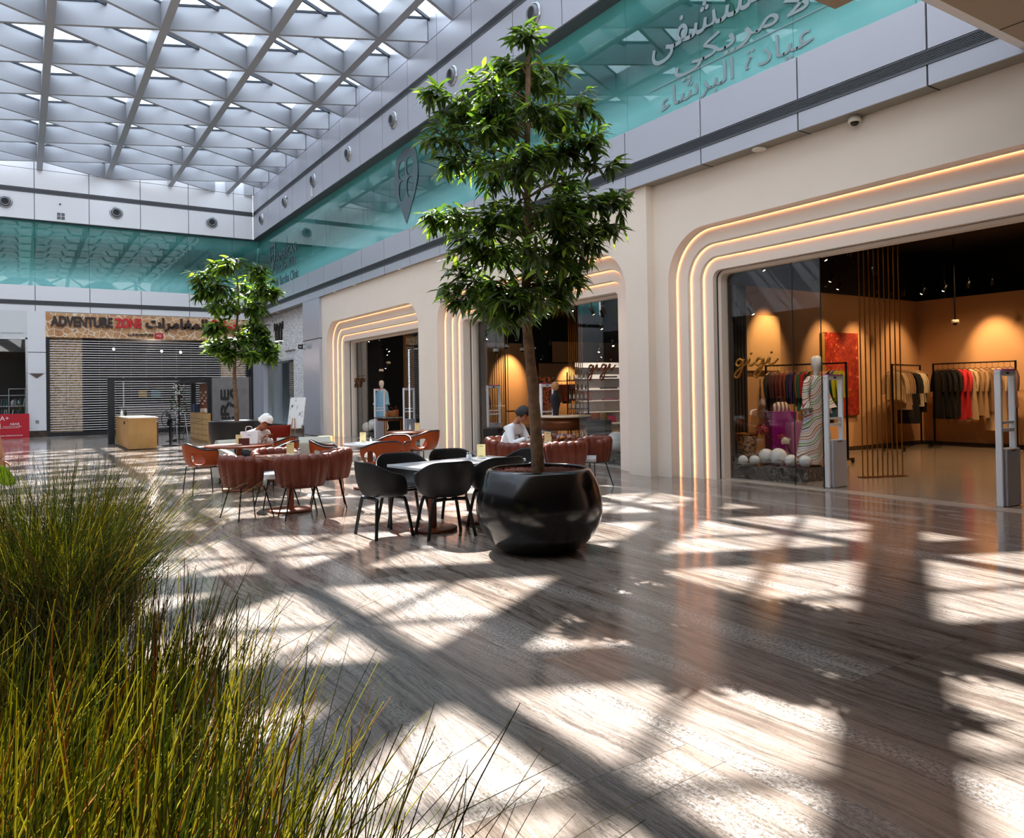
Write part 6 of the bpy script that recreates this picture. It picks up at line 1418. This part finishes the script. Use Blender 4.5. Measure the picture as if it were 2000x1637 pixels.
# ================= people =================
M_SKIN_M = mat('skin_tan', 'b07a58', .5, spec=.3); M_SKIN_W = mat('skin_brown', '9a6244', .5, spec=.3); M_HAIR = mat('black_hair', '120e0c', .6, bump=.5, bscale=90); M_SWEAT = mat('white_sweatshirt', 'e3e6ea', .85, bump=.25, bscale=9)
M_EYE = mat('eye_dark', '120c0a', .2); M_LIP = mat('lip', '8a4a40', .5)
def head(t, c, yaw, pitch, m_skin, s=1.0, hair=None, glasses=False, wrap=None):
    """a head with skull, jaw, nose, ears, eyes, mouth; local face direction = -y before the turn"""
    M = Matrix.Translation(c) @ Matrix.Rotation(yaw, 4, 'Z') @ Matrix.Rotation(pitch, 4, 'X')
    rows = []
    prof = [(-.118, .018, .03, -.045), (-.108, .038, .045, -.04), (-.09, .052, .060, -.03), (-.06, .062, .075, -.018), (-.03, .069, .086, -.006), (.0, .074, .092, 0), (.03, .077, .095, .004), (.06, .075, .092, .006), (.09, .062, .076, .008), (.108, .042, .052, .010), (.118, .015, .02, .010)]
    for z, rx, ry, dy in prof: rows.append([(s*rx*math.cos(2*PI*k/24), s*(ry*math.sin(2*PI*k/24)*(1 if math.sin(2*PI*k/24) < 0 else 1.02)+dy), s*z) for k in range(24)])
    m = MB(); m.grid(rows, 0, True, M=M, cu=True); m.add(rows[0], [tuple(range(24))[::-1]], 0, True, M); m.add(rows[-1], [tuple(range(24))], 0, True, M)
    m.sphere((0, -.098*s, -.018*s), (.013*s, .020*s, .022*s), 10, 8, M=M)
    for sx in (-1, 1): m.sphere((sx*.078*s, .008*s, -.005*s), (.010*s, .020*s, .032*s), 10, 8, M=M)
    h = m.build('head', m_skin, t)
    for sx in (-1, 1): MB().sphere((sx*.030*s, -.082*s, .012*s), (.013*s, .007*s, .006*s), 10, 6, M=M).build('eye', M_EYE, h)
    MB().sphere((0, -.090*s, -.062*s), (.022*s, .007*s, .006*s), 10, 6, M=M).build('mouth', M_LIP, h)
    for sx in (-1, 1): MB().box((sx*.030*s-.016*s, -.096*s, .030*s), (sx*.030*s+.016*s, -.084*s, .035*s), M=M).build('eyebrow', M_HAIR, h)
    if hair:
        hr = []
        for k in range(9):
            a = PI/2*k/8; hr.append([(s*(.086+.006*min(1, k/2))*math.cos(a)**.6*math.cos(2*PI*j/24)*(1+.03*math.sin(j*5+k)), s*((.103+.009*min(1, k/2))*math.cos(a)**.6*math.sin(2*PI*j/24)+.010), s*((.035 if math.sin(2*PI*j/24) < -.3 else -.045)*(1-k/8)+.134*math.sin(a)+.005*math.sin(j*3.3+k*2))) for j in range(24)])
        MB().grid(hr, 0, True, M=M, cu=True).build('hair', hair, t, solid=.012)
    if wrap:
        hr = []
        for k in range(9):
            a = PI/2*k/8; hr.append([(s*.094*math.cos(a)**.65*math.cos(2*PI*j/24), s*(.114*math.cos(a)**.65*math.sin(2*PI*j/24)+.012), s*((.045 if math.sin(2*PI*j/24) < -.2 else -.03)*(1-k/8)+.130*math.sin(a)*(1+.15*(math.sin(2*PI*j/24) > 0)))) for j in range(24)])
        MB().grid(hr, 0, True, M=M, cu=True).build('head_cap', wrap, t, solid=.012)
        MB().tube([(M @ Vector((s*.094*math.cos(2*PI*j/20), s*(.114*math.sin(2*PI*j/20)+.012), s*(.045 if math.sin(2*PI*j/20) < 0 else .0)))) for j in range(20)], .014*s, 8, closed=True).build('cap_band', wrap, t)
    if glasses:
        m = MB()
        for sx in (-1, 1): m.tube([(M @ Vector((sx*.032*s+.024*s*math.cos(j*PI/7), -.098*s, .008*s+.019*s*math.sin(j*PI/7)))) for j in range(14)], .0028, 5, closed=True); m.tube([(M @ Vector((sx*.056*s, -.096*s, .012*s))), (M @ Vector((sx*.082*s, .0, .012*s)))], .0028, 5)
        m.tube([(M @ Vector((-.008*s, -.099*s, .01*s))), (M @ Vector((.008*s, -.099*s, .01*s)))], .0028, 5); m.build('glasses', M_BLACK, t)
def hand(t, wrist, fdir, palm_n, m_skin, curl=.6, s=1.0, side=1):
    """palm, four fingers of different lengths with two bends, thumb from the side of the palm"""
    f = Vector(fdir).normalized(); n = Vector(palm_n); n = (n-f*n.dot(f)).normalized(); x = f.cross(n).normalized()*side; W = Vector(wrist)
    V = [(*W, (.022*s, .015*s)), (*(W+f*.045*s), (.036*s, .014*s)), (*(W+f*.082*s), (.038*s, .013*s))]; E_ = [(0, 1), (1, 2)]
    me = MB(); sec = []
    for a, (w_, th) in ((0, (.024, .017)), (.04, (.036, .016)), (.085, (.040, .013)), (.095, (.036, .009))):
        c = W+f*a*s; sec.append([c+x*math.cos(2*PI*k/12)*w_*s+n*math.sin(2*PI*k/12)*th*s for k in range(12)])
    me.grid(sec, 0, True, cu=True); me.add(sec[-1], [tuple(range(12))], 0, True)
    for i, (off, L) in enumerate(((-.027, .062), (-.009, .072), (.010, .068), (.027, .054))):
        p = W+f*.088*s+x*off*s; d = f.copy(); pts = [p-f*.01*s, p]
        for j, fr in enumerate((.45, .32, .23)):
            d = (d*math.cos(curl*(.55+.2*j))+n*math.sin(curl*(.55+.2*j))).normalized(); nd = d; p = p+nd*L*fr*s; pts.append(p.copy())
            n2 = n; f2 = f
            f, n = f, n
        me.tube(pts, [.0088*s, .0092*s, .0085*s, .0078*s, .006*s], 8)
    tb = W+f*.03*s-x*.034*s; me.tube([tb+x*.012*s, tb, tb+(f*.6-x*.7+n*.35).normalized()*.034*s, tb+(f*.75-x*.55+n*.6).normalized()*.062*s], [.012*s, .0125*s, .010*s, .0075*s], 8)
    return me.build('hand', m_skin, t)
def sit_person(loc, rot, label, m_skin, m_top, m_leg, lean, hands, headc, hyaw, hpitch, hair=None, wrap=None, glasses=False, s=1.0, twist=0):
    """seated figure, hips at z=.52, facing local -y"""
    t = empty('person', loc, rot, label, 'person')
    sh = Vector((0, -.48*math.sin(lean), .50+.50*math.cos(lean)))
    nk = sh+Vector((0, -.05*math.sin(lean)-.01, .075)); hc = Vector(headc)
    def arm(sx, hd):
        S = sh+Vector((sx*.17, 0, -.02)); H = Vector(hd); d = H-S; mid = (S+H)/2; L = d.length; e = math.sqrt(max(.0, .275**2-(L/2)**2)) if L < .55 else .02
        out = Vector((sx*.5, .35, -1)).normalized(); out = (out-d.normalized()*out.dot(d.normalized())).normalized(); return S, mid+out*e, H
    aL = arm(-1, hands[0]); aR = arm(1, hands[1])
    hip = Vector((0, 0, .53)); ws = hip.lerp(sh, .45)+Vector((0, .02, 0)); ch = hip.lerp(sh, .8)
    V = [(*hip, (.155, .12)), (*ws, (.15, .115)), (*ch, (.18, .125)), (*(sh+Vector((0, 0, .0))), (.125, .085)), (*nk, (.054, .054)), (*(nk.lerp(hc, .6)), (.052, .052))]; E_ = [(0, 1), (1, 2), (2, 3), (3, 4), (4, 5)]
    for S, El, H in (aL, aR):
        k = len(V); V += [(*S, .066), (*El, .052), (*H.lerp(El, .12), .032)]; E_ += [(3, k), (k, k+1), (k+1, k+2)]
    kk = []
    for sx in (-1, 1):
        k = len(V); V += [(sx*.10, -.05, .52, .088), (sx*.13, -.42, .50, .065), (sx*.13, -.40, .25, .05), (sx*.13, -.38, .09, .038), (sx*.13, -.48, .045, (.045, .035)), (sx*.13, -.56, .035, (.035, .025))]; E_ += [(0, k), (k, k+1), (k+1, k+2), (k+2, k+3), (k+3, k+4), (k+4, k+5)]
    def slim(i, v): q = .62 if i < 4 or (6 <= i <= 11 and (i-6) % 3 < 2) or (i >= 12 and (i-12) % 6 < 3) else 1; r_ = v[3] if isinstance(v[3], tuple) else (v[3], v[3]); return (*v[:3], (r_[0]*q, r_[1]*q))
    skin('body', [slim(i, v) for i, v in enumerate(V)], E_, m_skin, t)
    # clothes a little larger than the body
    def grow(v, g): r_ = v[3] if isinstance(v[3], tuple) else (v[3], v[3]); return (*v[:3], (r_[0]+g, r_[1]+g))
    tv = [grow(V[i], .016) for i in (0, 1, 2, 3)]; te = [(0, 1), (1, 2), (2, 3)]
    nkv = (*nk.lerp(sh, .25), (.070, .066)); tv.append(nkv); te.append((3, 4))
    for a in (6, 9): k = len(tv); tv += [grow(V[a], .014), grow(V[a+1], .016), (*V[a+2][:3], .042)]; te += [(3, k), (k, k+1), (k+1, k+2)]
    skin('top', tv, te, m_top, t)
    lv = [grow(V[0], .012)]; le = []
    for a in (12, 18): k = len(lv); lv += [grow(V[a], .012), grow(V[a+1], .012), grow(V[a+2], .014), grow(V[a+3], .018)]; le += [(0, k), (k, k+1), (k+1, k+2), (k+2, k+3)]
    skin('trousers', lv, le, m_leg, t)
    head(t, hc, hyaw, hpitch, m_skin, s, hair, glasses, wrap)
    for i, (S, El, H) in enumerate((aL, aR)): hand(t, H, (H-El).normalized(), (0, 0, -1) if abs((H-El).normalized().z) < .8 else (0, -1, 0), m_skin, .55, .95, 1 if i else -1)
    return t
# man: chair at (6.16, 9.62) facing the table (+x)
sit_person((6.60, 10.58, 0), R(24), 'person in a white sweatshirt with short black hair, reading at the food table', M_SKIN_M, M_SWEAT, mat('dark_jeans', '20242e', .8), R(22), [(-.12, -.50, .80), (.10, -.52, .80)], (0, -.33, 1.17), R(22), R(34), hair=M_HAIR)
sit_person((3.30, 13.90, .0), R(26), 'person in a white top with white head wrap and glasses, bent over the round table', M_SKIN_W, mat('white_blouse', 'e6e4e2', .85, bump=.2, bscale=10), mat('black_trousers', '15151a', .8), R(38), [(-.10, -.50, .80), (.12, -.46, .80)], (-.0, -.47, 1.08), R(24), R(34), wrap=mat('white_wrap', 'e9e7e0', .85), glasses=True)
# passer-by cut by the left picture edge
px, py = at(-64, 7.6)
t = empty('person', (px, py, 0), R(20), 'person standing at the left picture edge, only a navy-clad hip and pale sleeve showing', 'person')
V = [(0, 0, .98, (.12, .09)), (0, 0, 1.15, (.11, .08)), (0, 0, 1.34, (.12, .08)), (0, 0, 1.45, (.085, .06)), (0, 0, 1.53, .052), (0, -.01, 1.58, .05), (-.19, 0, 1.43, .055), (-.24, .02, 1.15, .042), (-.22, -.12, .95, .032), (.19, 0, 1.43, .055), (.25, .02, 1.17, .042), (.27, -.06, .93, .032),
     (-.10, 0, .90, .09), (-.11, -.02, .50, .062), (-.11, .02, .10, .04), (-.11, -.10, .04, (.045, .035)), (.10, 0, .90, .09), (.11, -.02, .50, .062), (.11, .02, .10, .04), (.11, -.10, .04, (.045, .035))]
E_ = [(0, 1), (1, 2), (2, 3), (3, 4), (4, 5), (3, 6), (6, 7), (7, 8), (3, 9), (9, 10), (10, 11), (0, 12), (12, 13), (13, 14), (14, 15), (0, 16), (16, 17), (17, 18), (18, 19)]
skin('body', V, E_, M_SKIN_M, t)
skin('top', [(0, 0, .93, (.21, .16)), (0, 0, 1.12, (.19, .145)), (0, 0, 1.34, (.185, .125)), (0, 0, 1.44, (.12, .085)), (-.19, 0, 1.42, .07), (-.24, .02, 1.2, .06), (.19, 0, 1.42, .07), (.25, .02, 1.2, .06)], [(0, 1), (1, 2), (2, 3), (3, 4), (4, 5), (3, 6), (6, 7)], mat('pale_grey_top', 'b8bac0', .8), t)
skin('trousers', [(0, 0, .97, (.19, .14)), (-.10, 0, .86, .105), (-.11, -.02, .50, .08), (-.11, .02, .12, .06), (.10, 0, .86, .105), (.11, -.02, .50, .08), (.11, .02, .12, .06)], [(0, 1), (1, 2), (2, 3), (0, 4), (4, 5), (5, 6)], mat('navy_cloth', '1a1c3c', .8), t)
head(t, (0, -.02, 1.66), 0, 0, M_SKIN_M, 1, M_HAIR)
hand(t, (-.22, -.12, .95), (0, -.3, -1), (0, -1, 0), M_SKIN_M, .4, 1, -1); hand(t, (.27, -.06, .93), (0, -.1, -1), (0, -1, 0), M_SKIN_M, .4, 1, 1)
